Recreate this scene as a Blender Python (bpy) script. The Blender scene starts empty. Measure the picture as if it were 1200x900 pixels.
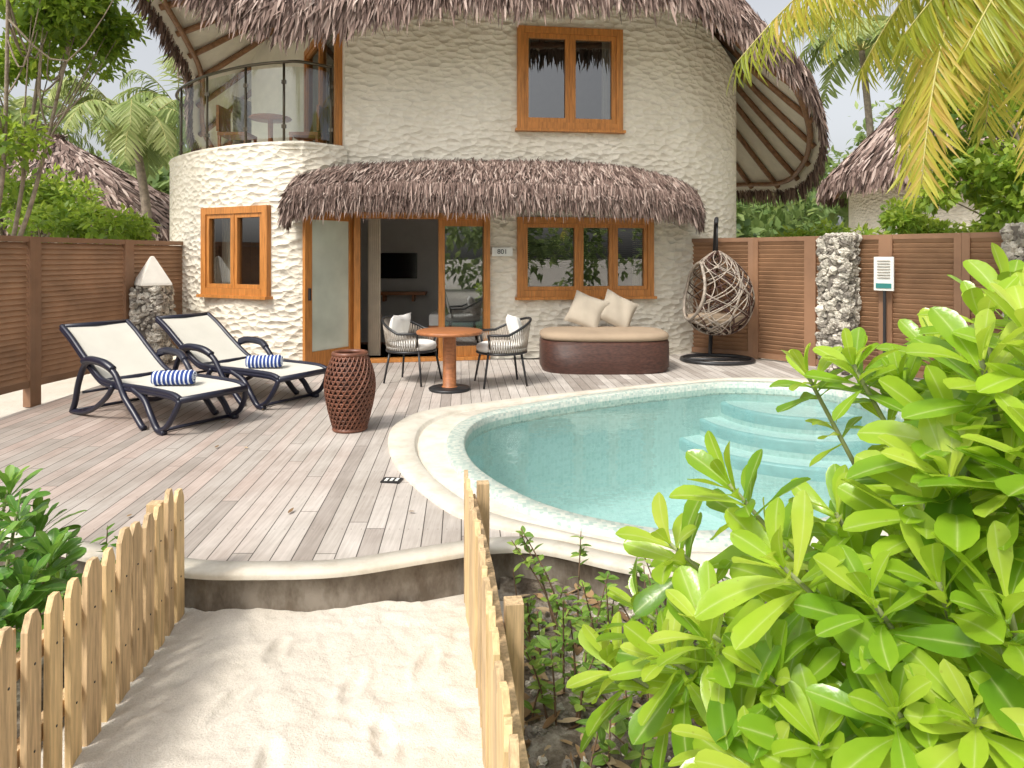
import bpy, math, random
import numpy as np
from mathutils import Vector, Matrix
random.seed(7); rng=np.random.default_rng(7)
scene=bpy.context.scene
EYE=1.5; F=800.0
def pt(px,py,Y): return ((px-600)*Y/F, Y, EYE+(300-py)*Y/F)
# ---------------------------------------------------------------- materials
class NT:
    def __init__(s,name):
        s.m=bpy.data.materials.new(name); s.m.use_nodes=True; s.t=s.m.node_tree
        s.t.nodes.clear(); s.out=s.n('ShaderNodeOutputMaterial')
    def n(s,typ,**k):
        nd=s.t.nodes.new(typ)
        for a,b in k.items(): setattr(nd,a,b)
        return nd
    def l(s,a,b): s.t.links.new(a,b)
    def setin(s,sock,v):
        if isinstance(v,bpy.types.NodeSocket): s.l(v,sock)
        else: sock.default_value=v
    def math(s,op,a,b=0.0,c=None,clamp=False):
        nd=s.n('ShaderNodeMath',operation=op); nd.use_clamp=clamp
        s.setin(nd.inputs[0],a); s.setin(nd.inputs[1],b)
        if c is not None: s.setin(nd.inputs[2],c)
        return nd.outputs[0]
    def coord(s,scale=(1,1,1),rot=(0,0,0)):
        tc=s.n('ShaderNodeTexCoord'); mp=s.n('ShaderNodeMapping')
        mp.inputs['Scale'].default_value=scale; mp.inputs['Rotation'].default_value=rot
        s.l(tc.outputs['Object'],mp.inputs[0]); return mp.outputs[0]
    def noise(s,vec,scale,detail=4,rough=.55,out='Fac'):
        nd=s.n('ShaderNodeTexNoise'); s.l(vec,nd.inputs['Vector'])
        nd.inputs['Scale'].default_value=scale; nd.inputs['Detail'].default_value=min(detail,4); nd.inputs['Roughness'].default_value=rough
        return nd.outputs[out]
    def voro(s,vec,scale,feature='F1',out='Distance',rnd=1):
        nd=s.n('ShaderNodeTexVoronoi',feature=feature); s.l(vec,nd.inputs['Vector'])
        nd.inputs['Scale'].default_value=scale; nd.inputs['Randomness'].default_value=rnd
        return nd.outputs[out]
    def ramp(s,fac,stops):
        nd=s.n('ShaderNodeValToRGB'); s.l(fac,nd.inputs[0]); e=nd.color_ramp.elements
        while len(e)<len(stops): e.new(.5)
        for i,(p,c) in enumerate(stops): e[i].position=p; e[i].color=(c[0],c[1],c[2],1)
        return nd.outputs[0]
    def mix(s,fac,a,b,mode='MIX'):
        nd=s.n('ShaderNodeMix',data_type='RGBA',blend_type=mode)
        s.setin(nd.inputs[0],fac)
        for k,v in ((6,a),(7,b)):
            if isinstance(v,tuple): nd.inputs[k].default_value=(v[0],v[1],v[2],1)
            else: s.l(v,nd.inputs[k])
        return nd.outputs[2]
    def bump(s,h,strength=.5,dist=.01,normal=None):
        nd=s.n('ShaderNodeBump'); nd.inputs['Strength'].default_value=strength; nd.inputs['Distance'].default_value=dist
        s.l(h,nd.inputs['Height'])
        if normal is not None: s.l(normal,nd.inputs['Normal'])
        return nd.outputs[0]
    def bsdf(s,color,rough=.6,normal=None,metal=0,spec=.5,**k):
        b=s.n('ShaderNodeBsdfPrincipled')
        if isinstance(color,tuple): b.inputs['Base Color'].default_value=(*color[:3],1)
        else: s.l(color,b.inputs['Base Color'])
        s.setin(b.inputs['Roughness'],rough); b.inputs['Metallic'].default_value=metal
        b.inputs['Specular IOR Level'].default_value=spec
        if normal is not None: s.l(normal,b.inputs['Normal'])
        s.l(b.outputs[0],s.out.inputs[0]); return b
def simple(name,c,rough=.6,var=.25,scale=6,bump=.2,bscale=60,bd=.003,metal=0,stretch=(1,1,1),spec=.5):
    t=NT(name); v=t.coord(stretch)
    n=t.noise(v,scale,4); n2=t.noise(v,bscale,2)
    lo=tuple(x*(1-var) for x in c); hi=tuple(min(1,x*(1+var)) for x in c)
    col=t.ramp(n,[(.3,lo),(.7,hi)])
    t.bsdf(col,rough,t.bump(n2,bump,bd),metal,spec); return t.m
def leafmat(name,stops,trans=.35,rough=.4,rib=None,tcol=None,spec=.5):
    t=NT(name); a=t.n('ShaderNodeAttribute',attribute_name='lf')
    sp=t.n('ShaderNodeSeparateColor'); t.l(a.outputs['Color'],sp.inputs[0])
    f=sp.outputs[0]; nrm_=None
    if rib is not None:
        v=t.coord(); n=t.noise(v,9,2); f=t.math('ADD',t.math('MULTIPLY',f,.8),t.math('MULTIPLY',t.math('SUBTRACT',n,.3),.5),clamp=True)
    col=t.ramp(f,stops)
    if rib is not None:
        tg=t.ramp(sp.outputs[2],[(0,(1.25,1.2,1.1)),(.45,(1,1,1)),(1,(.84,.88,.78))]); col=t.mix(1.0,col,tg,'MULTIPLY')
        r=t.math('POWER',sp.outputs[1],16.0)
        col=t.mix(t.math('MULTIPLY',r,.6),col,rib)
        n3=t.noise(v,55,2); nrm_=t.bump(n3,.22,.004)
        spot=t.voro(v,38); sm=t.math('LESS_THAN',spot,.10); col=t.mix(t.math('MULTIPLY',sm,.3),col,(.25,.16,.04))
    b=t.bsdf(col,rough,nrm_,spec=spec)
    if trans>0:
        tr=t.n('ShaderNodeBsdfTranslucent')
        c2=t.mix(.5,col,tcol if tcol else stops[-1][1]); t.l(c2,tr.inputs[0])
        m=t.n('ShaderNodeMixShader'); m.inputs[0].default_value=trans
        t.l(b.outputs[0],m.inputs[1]); t.l(tr.outputs[0],m.inputs[2]); t.l(m.outputs[0],t.out.inputs[0])
    return t.m
def stucco():
    t=NT('stucco'); v=t.coord((1,1,1.9))
    wn=t.n('ShaderNodeMix',data_type='VECTOR'); nn=t.n('ShaderNodeTexNoise'); t.l(v,nn.inputs['Vector']); nn.inputs['Scale'].default_value=3; nn.inputs['Detail'].default_value=1
    wn.inputs[0].default_value=.10; t.l(v,wn.inputs[4]); t.l(nn.outputs['Color'],wn.inputs[5])
    vv=wn.outputs[1]
    h=t.voro(vv,8.0); h=t.math('POWER',h,1.4); h2=t.noise(v,24,3)
    hh=t.math('ADD',h,t.math('MULTIPLY',h2,.22))
    big=t.noise(t.coord((1,1,.45)),1.1,4)
    col=t.ramp(big,[(.25,(.70,.64,.525)),(.7,(.82,.765,.65))])
    t.bsdf(col,.85,t.bump(hh,.85,.055),spec=.25); return t.m
M_stucco=stucco()
M_soffit=simple('soffit',(.80,.75,.65),.8,.06)
def wood(name,c,var=.3,rough=.45,stretch=(14,14,1.2),spec=.4):
    t=NT(name); v=t.coord(stretch); n=t.noise(v,3.0,4,.6)
    col=t.ramp(n,[(.3,tuple(x*(1-var) for x in c)),(.7,tuple(x*(1+var) for x in c))])
    t.bsdf(col,rough,t.bump(n,.25,.003),spec=spec); return t.m
M_teak=wood('teak_frame',(.46,.185,.045))
M_beam=wood('beam_wood',(.27,.14,.07),stretch=(5,5,5))
M_pine=wood('pine_picket',(.64,.46,.24),var=.28,rough=.65,stretch=(22,22,1.6))
M_pine2=wood('pine_weathered',(.52,.37,.21),var=.36,rough=.7,stretch=(26,26,1.9))
M_table=wood('table_wood',(.34,.13,.05),stretch=(2,14,14))
M_louver=simple('louver_brown',(.32,.18,.10),.5,.22,2.5,.15,40)
M_louver2=simple('louver_frame',(.25,.135,.075),.5,.2,2.5,.15,40)
M_black=simple('black_metal',(.02,.02,.022),.4,.2)
M_rail=simple('bronze_rail',(.10,.085,.06),.35,.2,metal=.6)
M_navy=simple('navy_plastic',(.012,.013,.028),.35,.2,bump=.05)
def clearglass(name,tint,f=.12,fres=False):
    t=NT(name); tr=t.n('ShaderNodeBsdfTransparent'); tr.inputs[0].default_value=(*tint,1)
    gl=t.n('ShaderNodeBsdfGlossy'); gl.inputs['Roughness'].default_value=.012
    m=t.n('ShaderNodeMixShader'); m.inputs[0].default_value=f
    t.l(tr.outputs[0],m.inputs[1]); t.l(gl.outputs[0],m.inputs[2]); t.l(m.outputs[0],t.out.inputs[0]); return t.m
M_glass=clearglass('window_glass',(.62,.66,.66),.22)
M_clear=clearglass('railing_glass',(.90,.97,.93),.13)
M_doorglass=simple('frosted_door_glass',(.56,.60,.50),.08,.2,1.3,.02,spec=.8)
def deckmat():
    t=NT('deck_wood'); tc=t.n('ShaderNodeTexCoord'); s=t.n('ShaderNodeSeparateXYZ'); t.l(tc.outputs['Object'],s.inputs[0])
    x,y=s.outputs[0],s.outputs[1]
    u=t.math('DIVIDE',t.math('ADD',x,t.math('MULTIPLY',y,.075)),.105)
    iu=t.math('FLOOR',u); fu=t.math('FRACT',u)
    w=t.n('ShaderNodeTexWhiteNoise',noise_dimensions='1D'); t.l(iu,w.inputs['W'])
    v=t.math('DIVIDE',t.math('ADD',y,t.math('MULTIPLY',w.outputs[0],3.0)),2.7)
    iv=t.math('FLOOR',v); fv=t.math('FRACT',v)
    cb=t.n('ShaderNodeCombineXYZ'); t.l(iu,cb.inputs[0]); t.l(iv,cb.inputs[1])
    w2=t.n('ShaderNodeTexWhiteNoise',noise_dimensions='2D'); t.l(cb.outputs[0],w2.inputs[0])
    gv=t.coord((26,1.1,1)); g=t.noise(gv,2.2,4,.65)
    big=t.noise(t.coord(),.55,3)
    red=t.math('ADD',t.math('MULTIPLY',x,-.10),t.math('ADD',t.math('MULTIPLY',big,1.0),t.math('MULTIPLY',w2.outputs[0],.60)))
    base=t.ramp(w2.outputs[0],[(0,(.38,.335,.30)),(.4,(.52,.475,.43)),(.75,(.61,.565,.52)),(1,(.70,.66,.61))])
    brown=t.ramp(w2.outputs[0],[(0,(.18,.11,.09)),(.5,(.34,.24,.20)),(1,(.50,.40,.35))])
    mr=t.n('ShaderNodeMapRange'); t.l(red,mr.inputs[0]); mr.inputs[1].default_value=.95; mr.inputs[2].default_value=1.35; mr.clamp=True
    col=t.mix(t.math('MULTIPLY',mr.outputs[0],.85),base,brown)
    col=t.mix(.55,col,t.ramp(g,[(.25,(.42,.40,.38)),(.75,(1.0,1.0,1.0))]),'MULTIPLY')
    st=t.noise(t.coord((1,1,1)),1.6,4,.7); col=t.mix(.45,col,t.ramp(st,[(.35,(.62,.58,.54)),(.62,(1.05,1.05,1.05))]),'MULTIPLY')
    gap=t.math('ADD',t.math('LESS_THAN',fu,.058),t.math('LESS_THAN',fv,.0022),clamp=True)
    sv=t.math('FRACT',t.math('DIVIDE',y,.5)); a1=t.math('COMPARE',fu,.27,.035); a2=t.math('COMPARE',fu,.80,.035)
    sc=t.math('MULTIPLY',t.math('ADD',a1,a2),t.math('COMPARE',sv,.5,.008))
    col=t.mix(t.math('MULTIPLY',sc,.6),col,(.08,.06,.05))
    col=t.mix(t.math('MULTIPLY',gap,.9),col,(.045,.036,.03))
    t.bsdf(col,.75,t.bump(g,.3,.003),spec=.3); return t.m
M_deck=deckmat()
def concrete(name,lo,hi,dark=None):
    t=NT(name); v=t.coord(); n=t.noise(v,2.2,4,.65); n2=t.noise(v,70,2)
    col=t.ramp(n,[(.3,lo),(.7,hi)])
    if dark: col=t.mix(.75,col,t.ramp(t.noise(t.coord((1,1,.5)),8,4,.75),[(.36,dark),(.60,(1,1,1))]),'MULTIPLY')
    else: col=t.mix(.4,col,t.ramp(t.noise(v,6,4,.75),[(.35,(.66,.6,.52)),(.55,(1,1,1))]),'MULTIPLY')
    t.bsdf(col,.8,t.bump(n2,.25,.004),spec=.3); return t.m
M_coping=concrete('cream_coping',(.54,.495,.415),(.66,.62,.535))
M_riser=concrete('stained_concrete',(.15,.125,.10),(.27,.24,.20),(.40,.34,.28))
def mosaic(name,cols,scale=42,mortar=(.55,.55,.5),mf=.06):
    t=NT(name); v=t.coord()
    br=t.n('ShaderNodeTexVoronoi',feature='F1'); br.inputs['Randomness'].default_value=0; br.inputs['Scale'].default_value=scale
    t.l(v,br.inputs['Vector']); sp=t.n('ShaderNodeSeparateColor'); t.l(br.outputs['Color'],sp.inputs[0])
    col=t.ramp(sp.outputs[0],cols)
    e=t.math('GREATER_THAN',br.outputs['Distance'],.56)
    col=t.mix(t.math('MULTIPLY',e,.6),col,mortar); t.bsdf(col,.35); return t.m
M_mosaic=mosaic('edge_mosaic',[(0,(.32,.42,.38)),(.5,(.46,.53,.47)),(1,(.60,.62,.54))])
M_pooltile=mosaic('pool_mosaic',[(0,(.46,.60,.57)),(.5,(.51,.65,.62)),(1,(.56,.69,.66))],30,(.58,.68,.65))
M_poolstep=mosaic('pool_step_mosaic',[(0,(.56,.69,.66)),(.5,(.62,.74,.71)),(1,(.68,.79,.75))],30,(.6,.72,.7))
M_nose=simple('step_nosing',(.34,.52,.52),.4,.1)
def water():
    t=NT('water'); v=t.coord(); n=t.noise(v,5,3); bp=t.bump(n,.12,.03)
    tr=t.n('ShaderNodeBsdfTransparent'); tr.inputs[0].default_value=(.81,.93,.93,1)
    gl=t.n('ShaderNodeBsdfGlossy'); gl.inputs['Roughness'].default_value=.02; t.l(bp,gl.inputs['Normal'])
    fr=t.n('ShaderNodeFresnel'); fr.inputs[0].default_value=1.33; t.l(bp,fr.inputs['Normal'])
    m=t.n('ShaderNodeMixShader'); t.l(t.math('MULTIPLY',fr.outputs[0],.95),m.inputs[0]); t.l(tr.outputs[0],m.inputs[1]); t.l(gl.outputs[0],m.inputs[2])
    t.l(m.outputs[0],t.out.inputs[0]); return t.m
M_water=water()
def sand():
    t=NT('white_sand'); v=t.coord(); n=t.noise(v,1.6,4); n2=t.noise(v,170,2,.7); n3=t.noise(v,16,4,.6)
    col=t.ramp(n,[(.3,(.59,.54,.465)),(.7,(.68,.635,.565))])
    col=t.mix(.4,col,t.ramp(n2,[(.35,(.6,.58,.55)),(.6,(1,1,1))]),'MULTIPLY')
    hh=t.math('ADD',t.math('MULTIPLY',n2,.25),n3)
    t.bsdf(col,.95,t.bump(hh,.6,.025),spec=.1); return t.m
M_sand=sand()
def dirt():
    t=NT('garden_soil'); v=t.coord(); n=t.noise(v,3.2,4,.7); n2=t.noise(v,45,4,.7)
    col=t.ramp(n,[(.38,(.10,.08,.06)),(.5,(.26,.22,.17)),(.62,(.55,.50,.42))])
    col=t.mix(.6,col,t.ramp(n2,[(.35,(.40,.36,.32)),(.6,(1,1,1))]),'MULTIPLY')
    t.bsdf(col,.95,t.bump(n2,.9,.03),spec=.1); return t.m
M_dirt=dirt()
M_rattan=simple('rattan_brown',(.15,.055,.03),.45,.4,14)
M_rattand=simple('rattan_dark',(.05,.018,.012),.6,.4,14)
M_cane=simple('cane_grey',(.32,.27,.22),.6,.35,14)
def wicker():
    t=NT('woven_wicker'); v=t.coord((1,1,1)); 
    w=t.n('ShaderNodeTexWave',wave_type='BANDS',bands_direction='Z'); w.inputs['Scale'].default_value=22; w.inputs['Distortion'].default_value=1.0; w.inputs['Detail'].default_value=2; t.l(v,w.inputs[0])
    n=t.noise(t.coord((18,18,60)),1,4)
    col=t.ramp(n,[(.3,(.045,.018,.013)),(.7,(.12,.048,.032))])
    col=t.mix(.5,col,t.ramp(w.outputs[1],[(0,(.4,.4,.4)),(.5,(1,1,1))]),'MULTIPLY')
    t.bsdf(col,.4,t.bump(w.outputs[1],.6,.006)); return t.m
M_wicker=wicker()
M_tan=simple('tan_cushion',(.34,.255,.175),.9,.1,3,.3,150)
M_beige=simple('beige_pillow',(.42,.365,.29),.9,.12,3,.3,150)
M_white=simple('white_fabric',(.78,.76,.72),.9,.05,3,.25,120)
M_sling=simple('cream_sling',(.60,.575,.505),.8,.06,3,.5,220)
def towelm():
    t=NT('striped_towel'); v=t.coord(); w=t.n('ShaderNodeTexWave',wave_type='BANDS',bands_direction='X',wave_profile='SAW'); w.inputs['Scale'].default_value=8.5; t.l(v,w.inputs[0])
    col=t.ramp(w.outputs[1],[(.0,(.02,.05,.22)),(.62,(.02,.05,.22)),(.64,(.62,.68,.8)),(1,(.72,.74,.8))])
    t.bsdf(col,.95,t.bump(t.noise(v,120,2),.4,.004)); return t.m
M_towel=towelm()
M_stone=simple('coral_stone',(.38,.345,.29),.95,.5,9,1,45,.02)
M_stone2=simple('coral_stone_light',(.54,.50,.43),.95,.4,9,1,45,.02)
M_stone3=simple('coral_stone_dark',(.22,.195,.165),.95,.4,9,1,45,.02)
M_mortar=simple('mortar',(.16,.14,.12),.95,.3)
M_lampw=simple('white_lamp_cap',(.78,.75,.68),.6,.08)
M_int=simple('interior_wall',(.46,.44,.42),.8,.05)
M_dark=simple('painted_room_shade',(.10,.085,.07),.9,.2)  # dark colour stands in for unlit room depth behind the window glass
M_intl=simple('interior_light_wall',(.80,.77,.72),.8,.05)
M_floor=wood('interior_floor',(.40,.17,.09),stretch=(2,10,2))
M_screen=simple('tv_screen',(.008,.008,.01),.15,.1)
M_curt=simple('curtain',(.60,.52,.41),.9,.1)
M_blind=simple('dark_blind',(.11,.10,.09),.9,.1)
M_sign=simple('sign_white',(.74,.74,.70),.5,.04)
M_grn=simple('sign_teal',(.03,.20,.19),.5,.04)
M_bark=simple('bark',(.26,.21,.16),.9,.35,8,.8,30,.02)
M_stem=simple('green_stem',(.24,.27,.12),.7,.3,10)
M_twig=simple('brown_twig',(.16,.10,.06),.8,.3,10)
M_thatch=leafmat('thatch_leaf',[(0,(.07,.045,.038)),(.3,(.175,.118,.098)),(.65,(.30,.215,.182)),(1,(.52,.42,.365))],.0,.8,spec=.2)
M_thbase=simple('thatch_under',(.12,.08,.062),.95,.4,25)
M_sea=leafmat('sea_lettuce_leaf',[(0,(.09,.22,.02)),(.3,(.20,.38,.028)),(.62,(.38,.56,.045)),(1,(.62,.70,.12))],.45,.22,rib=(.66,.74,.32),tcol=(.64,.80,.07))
M_dkshrub=leafmat('green_shrub_leaf',[(0,(.04,.13,.025)),(.5,(.12,.29,.04)),(1,(.28,.46,.07))],.38,.3,rib=(.4,.55,.2))
M_tree=leafmat('tree_leaf',[(0,(.05,.12,.015)),(.5,(.18,.31,.03)),(1,(.42,.50,.07))],.5,.45,tcol=(.60,.74,.10))
M_far=leafmat('far_leaf',[(0,(.05,.10,.03)),(.5,(.15,.24,.07)),(1,(.34,.43,.15))],.45,.6,tcol=(.55,.66,.22))
M_frond=leafmat('palm_leaflet',[(0,(.14,.20,.02)),(.35,(.30,.36,.04)),(.7,(.54,.51,.08)),(1,(.60,.42,.13))],.5,.4,tcol=(.78,.72,.14))
M_palmfar=leafmat('palm_far_leaflet',[(0,(.12,.19,.05)),(.5,(.27,.36,.10)),(1,(.48,.52,.22))],.45,.5)
M_dry=leafmat('dry_leaf',[(0,(.16,.09,.04)),(.5,(.36,.23,.11)),(1,(.52,.40,.25))],.1,.8)
# ---------------------------------------------------------------- geometry helpers
def nrm(a): 
    a=np.asarray(a,float); return a/np.maximum(np.linalg.norm(a,axis=-1,keepdims=True),1e-9)
def empty(name,parent=None):
    e=bpy.data.objects.new(name,None); scene.collection.objects.link(e); e.empty_display_size=.1
    if parent: e.parent=parent
    return e
class B:
    def __init__(s): s.v=[];s.f=[];s.mi=[];s.sm=[];s.mats=[];s.n=0
    def add(s,V,Fc,mat,smooth=True):
        if mat not in s.mats: s.mats.append(mat)
        i=s.mats.index(mat); o=s.n
        V=[tuple(map(float,p)) for p in V]; s.v+=V; s.n+=len(V)
        for f in Fc: s.f.append(tuple(o+k for k in f)); s.mi.append(i); s.sm.append(smooth)
    def box(s,c,size,mat,rz=0,rx=0,ry=0,taper=1.0):
        hx,hy,hz=[q/2 for q in size]
        R=Matrix.Rotation(rz,3,'Z')@Matrix.Rotation(ry,3,'Y')@Matrix.Rotation(rx,3,'X'); V=[]
        for z in (-1,1):
            k=taper if z>0 else 1
            for x,y in ((-1,-1),(1,-1),(1,1),(-1,1)):
                V.append(Vector(c)+R@Vector((x*hx*k,y*hy*k,z*hz)))
        s.add(V,[(3,2,1,0),(4,5,6,7),(0,1,5,4),(1,2,6,5),(2,3,7,6),(3,0,4,7)],mat,False)
    def tube(s,P,r,mat,seg=8,closed=False,cap=True):
        P=np.asarray(P,float); n=len(P); r=np.broadcast_to(np.asarray(r,float),(n,))
        if closed: T=np.roll(P,-1,0)-np.roll(P,1,0)
        else: T=np.gradient(P,axis=0)
        T=nrm(T); up=np.array([0,0,1.0]) 
        if abs(T[0][2])>.9: up=np.array([1.0,0,0])
        V=[]; U=nrm(np.cross(T[0],up))
        for i in range(n):
            U=U-T[i]*np.dot(U,T[i]); U=nrm(U); W=np.cross(T[i],U)
            for k in range(seg):
                a=2*math.pi*k/seg; V.append(P[i]+r[i]*(math.cos(a)*U+math.sin(a)*W))
        Fc=[]; m=n if closed else n-1
        for i in range(m):
            j=(i+1)%n
            for k in range(seg):
                k2=(k+1)%seg; Fc.append((i*seg+k,i*seg+k2,j*seg+k2,j*seg+k))
        if cap and not closed: Fc.append(tuple(range(seg))[::-1]); Fc.append(tuple((n-1)*seg+k for k in range(seg)))
        s.add(V,Fc,mat)
    def lathe(s,prof,c,mat,seg=36,smooth=True):
        V=[];Fc=[]
        for r,z in prof:
            for k in range(seg):
                a=2*math.pi*k/seg; V.append((c[0]+r*math.cos(a),c[1]+r*math.sin(a),c[2]+z))
        for i in range(len(prof)-1):
            for k in range(seg):
                k2=(k+1)%seg; Fc.append((i*seg+k,i*seg+k2,(i+1)*seg+k2,(i+1)*seg+k))
        s.add(V,Fc,mat,smooth)
    def loft(s,loops,mat,cap0=False,cap1=False,closed=True,smooth=True):
        n=len(loops[0]); V=[p for L in loops for p in L]; Fc=[]
        for i in range(len(loops)-1):
            for k in range(n if closed else n-1):
                k2=(k+1)%n; Fc.append((i*n+k,i*n+k2,(i+1)*n+k2,(i+1)*n+k))
        if cap0: Fc.append(tuple(range(n))[::-1])
        if cap1: Fc.append(tuple((len(loops)-1)*n+k for k in range(n)))
        s.add(V,Fc,mat,smooth)
    def build(s,name,parent=None,bevel=0,loc=None,rz=0):
        me=bpy.data.meshes.new(name); me.from_pydata(s.v,[],s.f)
        for m in s.mats: me.materials.append(m)
        me.polygons.foreach_set('material_index',s.mi); me.polygons.foreach_set('use_smooth',s.sm); me.update()
        o=bpy.data.objects.new(name,me); scene.collection.objects.link(o)
        if loc is not None: o.location=loc
        o.rotation_euler=(0,0,rz)
        if parent: o.parent=parent
        if bevel: 
            md=o.modifiers.new('bevel','BEVEL'); md.width=bevel; md.segments=2; md.limit_method='ANGLE'; md.angle_limit=math.radians(50)
        return o
LEAF=np.array([(0,.16),(.15,.24),(.35,.52),(.55,.84),(.72,1),(.86,.94),(.95,.62),(1,.14)])
OVAL=np.array([(0,.1),(.25,.8),(.5,1),(.8,.6),(1,.05)])
SIMP=np.array([(0,.25),(.45,1),(1,.08)])
STRAP=np.array([(0,.6),(.4,1),(.75,.7),(1,.06)])
def blades(P,D,N,L,W,prof=SIMP,bend=0,fold=0,cols=3,rnd=None,wavy=0):
    P=np.asarray(P,float); n=len(P); D=nrm(D); N=np.asarray(N,float); N=nrm(N-D*np.sum(N*D,1,keepdims=True))
    S=np.cross(D,N); L=np.broadcast_to(L,(n,)); W=np.broadcast_to(W,(n,)); bend=np.broadcast_to(bend,(n,))
    t=prof[:,0]; w=prof[:,1]; K=len(t)
    C=P[:,None]+D[:,None]*(L[:,None]*t)[...,None]-N[:,None]*(bend[:,None]*L[:,None]*t**2)[...,None]
    hw=(W[:,None]*w/2)[...,None]; S_=S[:,None]; N_=N[:,None]
    wv=0
    if wavy:
        ph=rng.uniform(0,6.3,(n,1)); wl=(wavy*W[:,None]*np.sin(t[None]*11+ph))[...,None]; wr=(wavy*W[:,None]*np.sin(t[None]*10+ph*1.7+2))[...,None]
        sb=rng.normal(0,.10,(n,1))*L[:,None]*(t**2)[None]; C=C+S_*sb[...,None]
    else: wl=wr=0
    l=C-S_*hw+N_*(fold*hw+wl); r=C+S_*hw+N_*(fold*hw+wr)
    V=np.stack([l,C,r],2) if cols==3 else np.stack([l,r],2)
    V=V.reshape(-1,3); base=(np.arange(n)*K*cols)[:,None,None]
    j=np.arange(K-1)[None,:,None]; c=np.arange(cols-1)[None,None,:]
    a=base+j*cols+c; Fq=np.stack([a,a+1,a+1+cols,a+cols],-1).reshape(-1,4)
    if rnd is None: rnd=rng.random(n)
    A=np.zeros((n,K,cols,4)); A[...,0]=rnd[:,None,None]; A[...,2]=t[None,:,None]; A[...,3]=1
    if cols==3: A[:,:,1,1]=1
    return V,Fq,A.reshape(-1,4)
def foliage(name,parts,mat,parent=None):
    V=[];Fq=[];A=[];o=0
    for v,f,a in parts: V.append(v);Fq.append(f+o);A.append(a);o+=len(v)
    V=np.concatenate(V);Fq=np.concatenate(Fq);A=np.concatenate(A)
    me=bpy.data.meshes.new(name); me.vertices.add(len(V)); me.vertices.foreach_set('co',V.ravel())
    me.loops.add(Fq.size); me.loops.foreach_set('vertex_index',Fq.ravel().astype(np.int32))
    me.polygons.add(len(Fq)); me.polygons.foreach_set('loop_start',np.arange(len(Fq),dtype=np.int32)*4)
    me.polygons.foreach_set('use_smooth',np.ones(len(Fq),bool))
    at=me.attributes.new('lf','FLOAT_COLOR','POINT'); at.data.foreach_set('color',A.ravel())
    me.materials.append(mat); me.update(calc_edges=True)
    ob=bpy.data.objects.new(name,me); scene.collection.objects.link(ob)
    if parent: ob.parent=parent
    return ob
def cat(P,closed=False,sub=12):
    P=np.asarray(P,float); n=len(P); out=[]
    for i in range(n if closed else n-1):
        if closed: p0,p1,p2,p3=P[i-1],P[i],P[(i+1)%n],P[(i+2)%n]
        else: p0,p1,p2,p3=P[max(i-1,0)],P[i],P[i+1],P[min(i+2,n-1)]
        for k in range(sub):
            t=k/sub; out.append(.5*((2*p1)+(-p0+p2)*t+(2*p0-5*p1+4*p2-p3)*t*t+(-p0+3*p1-3*p2+p3)*t**3))
    if not closed: out.append(P[-1])
    return np.array(out)
def fill(name,loops,z,mat,parent=None):
    import bmesh
    bm=bmesh.new(); es=[]
    for L in loops:
        vs=[bm.verts.new((p[0],p[1],z)) for p in L]
        for i in range(len(vs)): es.append(bm.edges.new((vs[i],vs[(i+1)%len(vs)])))
    bmesh.ops.triangle_fill(bm,use_beauty=True,use_dissolve=False,edges=es,normal=(0,0,1))
    for f in bm.faces:
        if f.normal.z<0: f.normal_flip()
    me=bpy.data.meshes.new(name); bm.to_mesh(me); bm.free(); me.materials.append(mat)
    o=bpy.data.objects.new(name,me); scene.collection.objects.link(o)
    if parent: o.parent=parent
    return o
# ---------------------------------------------------------------- pool outlines
pin=[(-.375,5.45),(-.30,6.0),(0,6.42),(.88,7.06),(1.9,7.6),(2.55,7.84),(3.3,7.6),(3.62,7.06),(3.6,6.3),(3.25,5.4),(2.75,4.6),(2.1,4.0),(1.45,3.7),(.95,3.62),(.56,3.74),(.2,4.0),(-.11,4.44),(-.3,4.9)]
pout=[(-.99,5.45),(-1.03,6.0),(-.85,6.49),(-.34,6.86),(.94,7.55),(1.9,8.0),(2.7,8.28),(3.67,8.16),(4.05,7.27),(4.05,6.3),(3.65,5.2),(3.1,4.3),(2.35,3.6),(1.45,3.34),(.75,3.34),(.18,3.62),(-.27,3.87),(-.6,4.36),(-.84,4.9)]
PC=np.array([1.5,5.6]); NL=160; TH=np.linspace(-math.pi,math.pi,NL,endpoint=False)
def polar(P):
    C=cat(P,True,16)[:,:2]-PC; a=np.arctan2(C[:,1],C[:,0]); r=np.hypot(C[:,0],C[:,1]); o=np.argsort(a); a=a[o]; r=r[o]
    return np.interp(TH,np.r_[a-2*math.pi,a,a+2*math.pi],np.r_[r,r,r])
Rin=polar(pin); Rout=polar(pout)
def ring(R,z): return [(PC[0]+r*math.cos(t),PC[1]+r*math.sin(t),z) for r,t in zip(R,TH)]
big=[(-300,-300),(300,-300),(300,300),(-300,300)]
fill('ground',[big,ring((Rin+Rout)/2,0)],-.21,M_sand)
front=cat([(-5.2,4.6),(-4.2,4.1),(-3.4,3.85),(-2.7,3.64),(-2.1,3.40),(-1.55,3.24),(-1.2,3.22),(-.81,3.25),(-.4,3.40),(-.1,3.5),(.18,3.48),(.72,3.22),(1.45,3.2),(2.45,3.45),(3.25,4.15),(3.85,5.1),(4.4,6.0),(5.4,6.9)],False,8)[:,:2]
outer=[(-4.75,6.5)]+[tuple(p) for p in front[6:]]+[(5.3,8.0),(3.6,10.0),(3.0,11.6),(-5.0,11.6),(-4.8,8.5)]
fill('wooden_deck',[outer,ring(Rout-.04,0)],0.0,M_deck)
b=B(); fr=front[4:]; T=nrm(np.gradient(fr,axis=0)); Nn=np.stack([T[:,1],-T[:,0]],1)
def off(d,z): return [(p[0]+n[0]*d,p[1]+n[1]*d,z) for p,n in zip(fr,Nn)]
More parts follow.
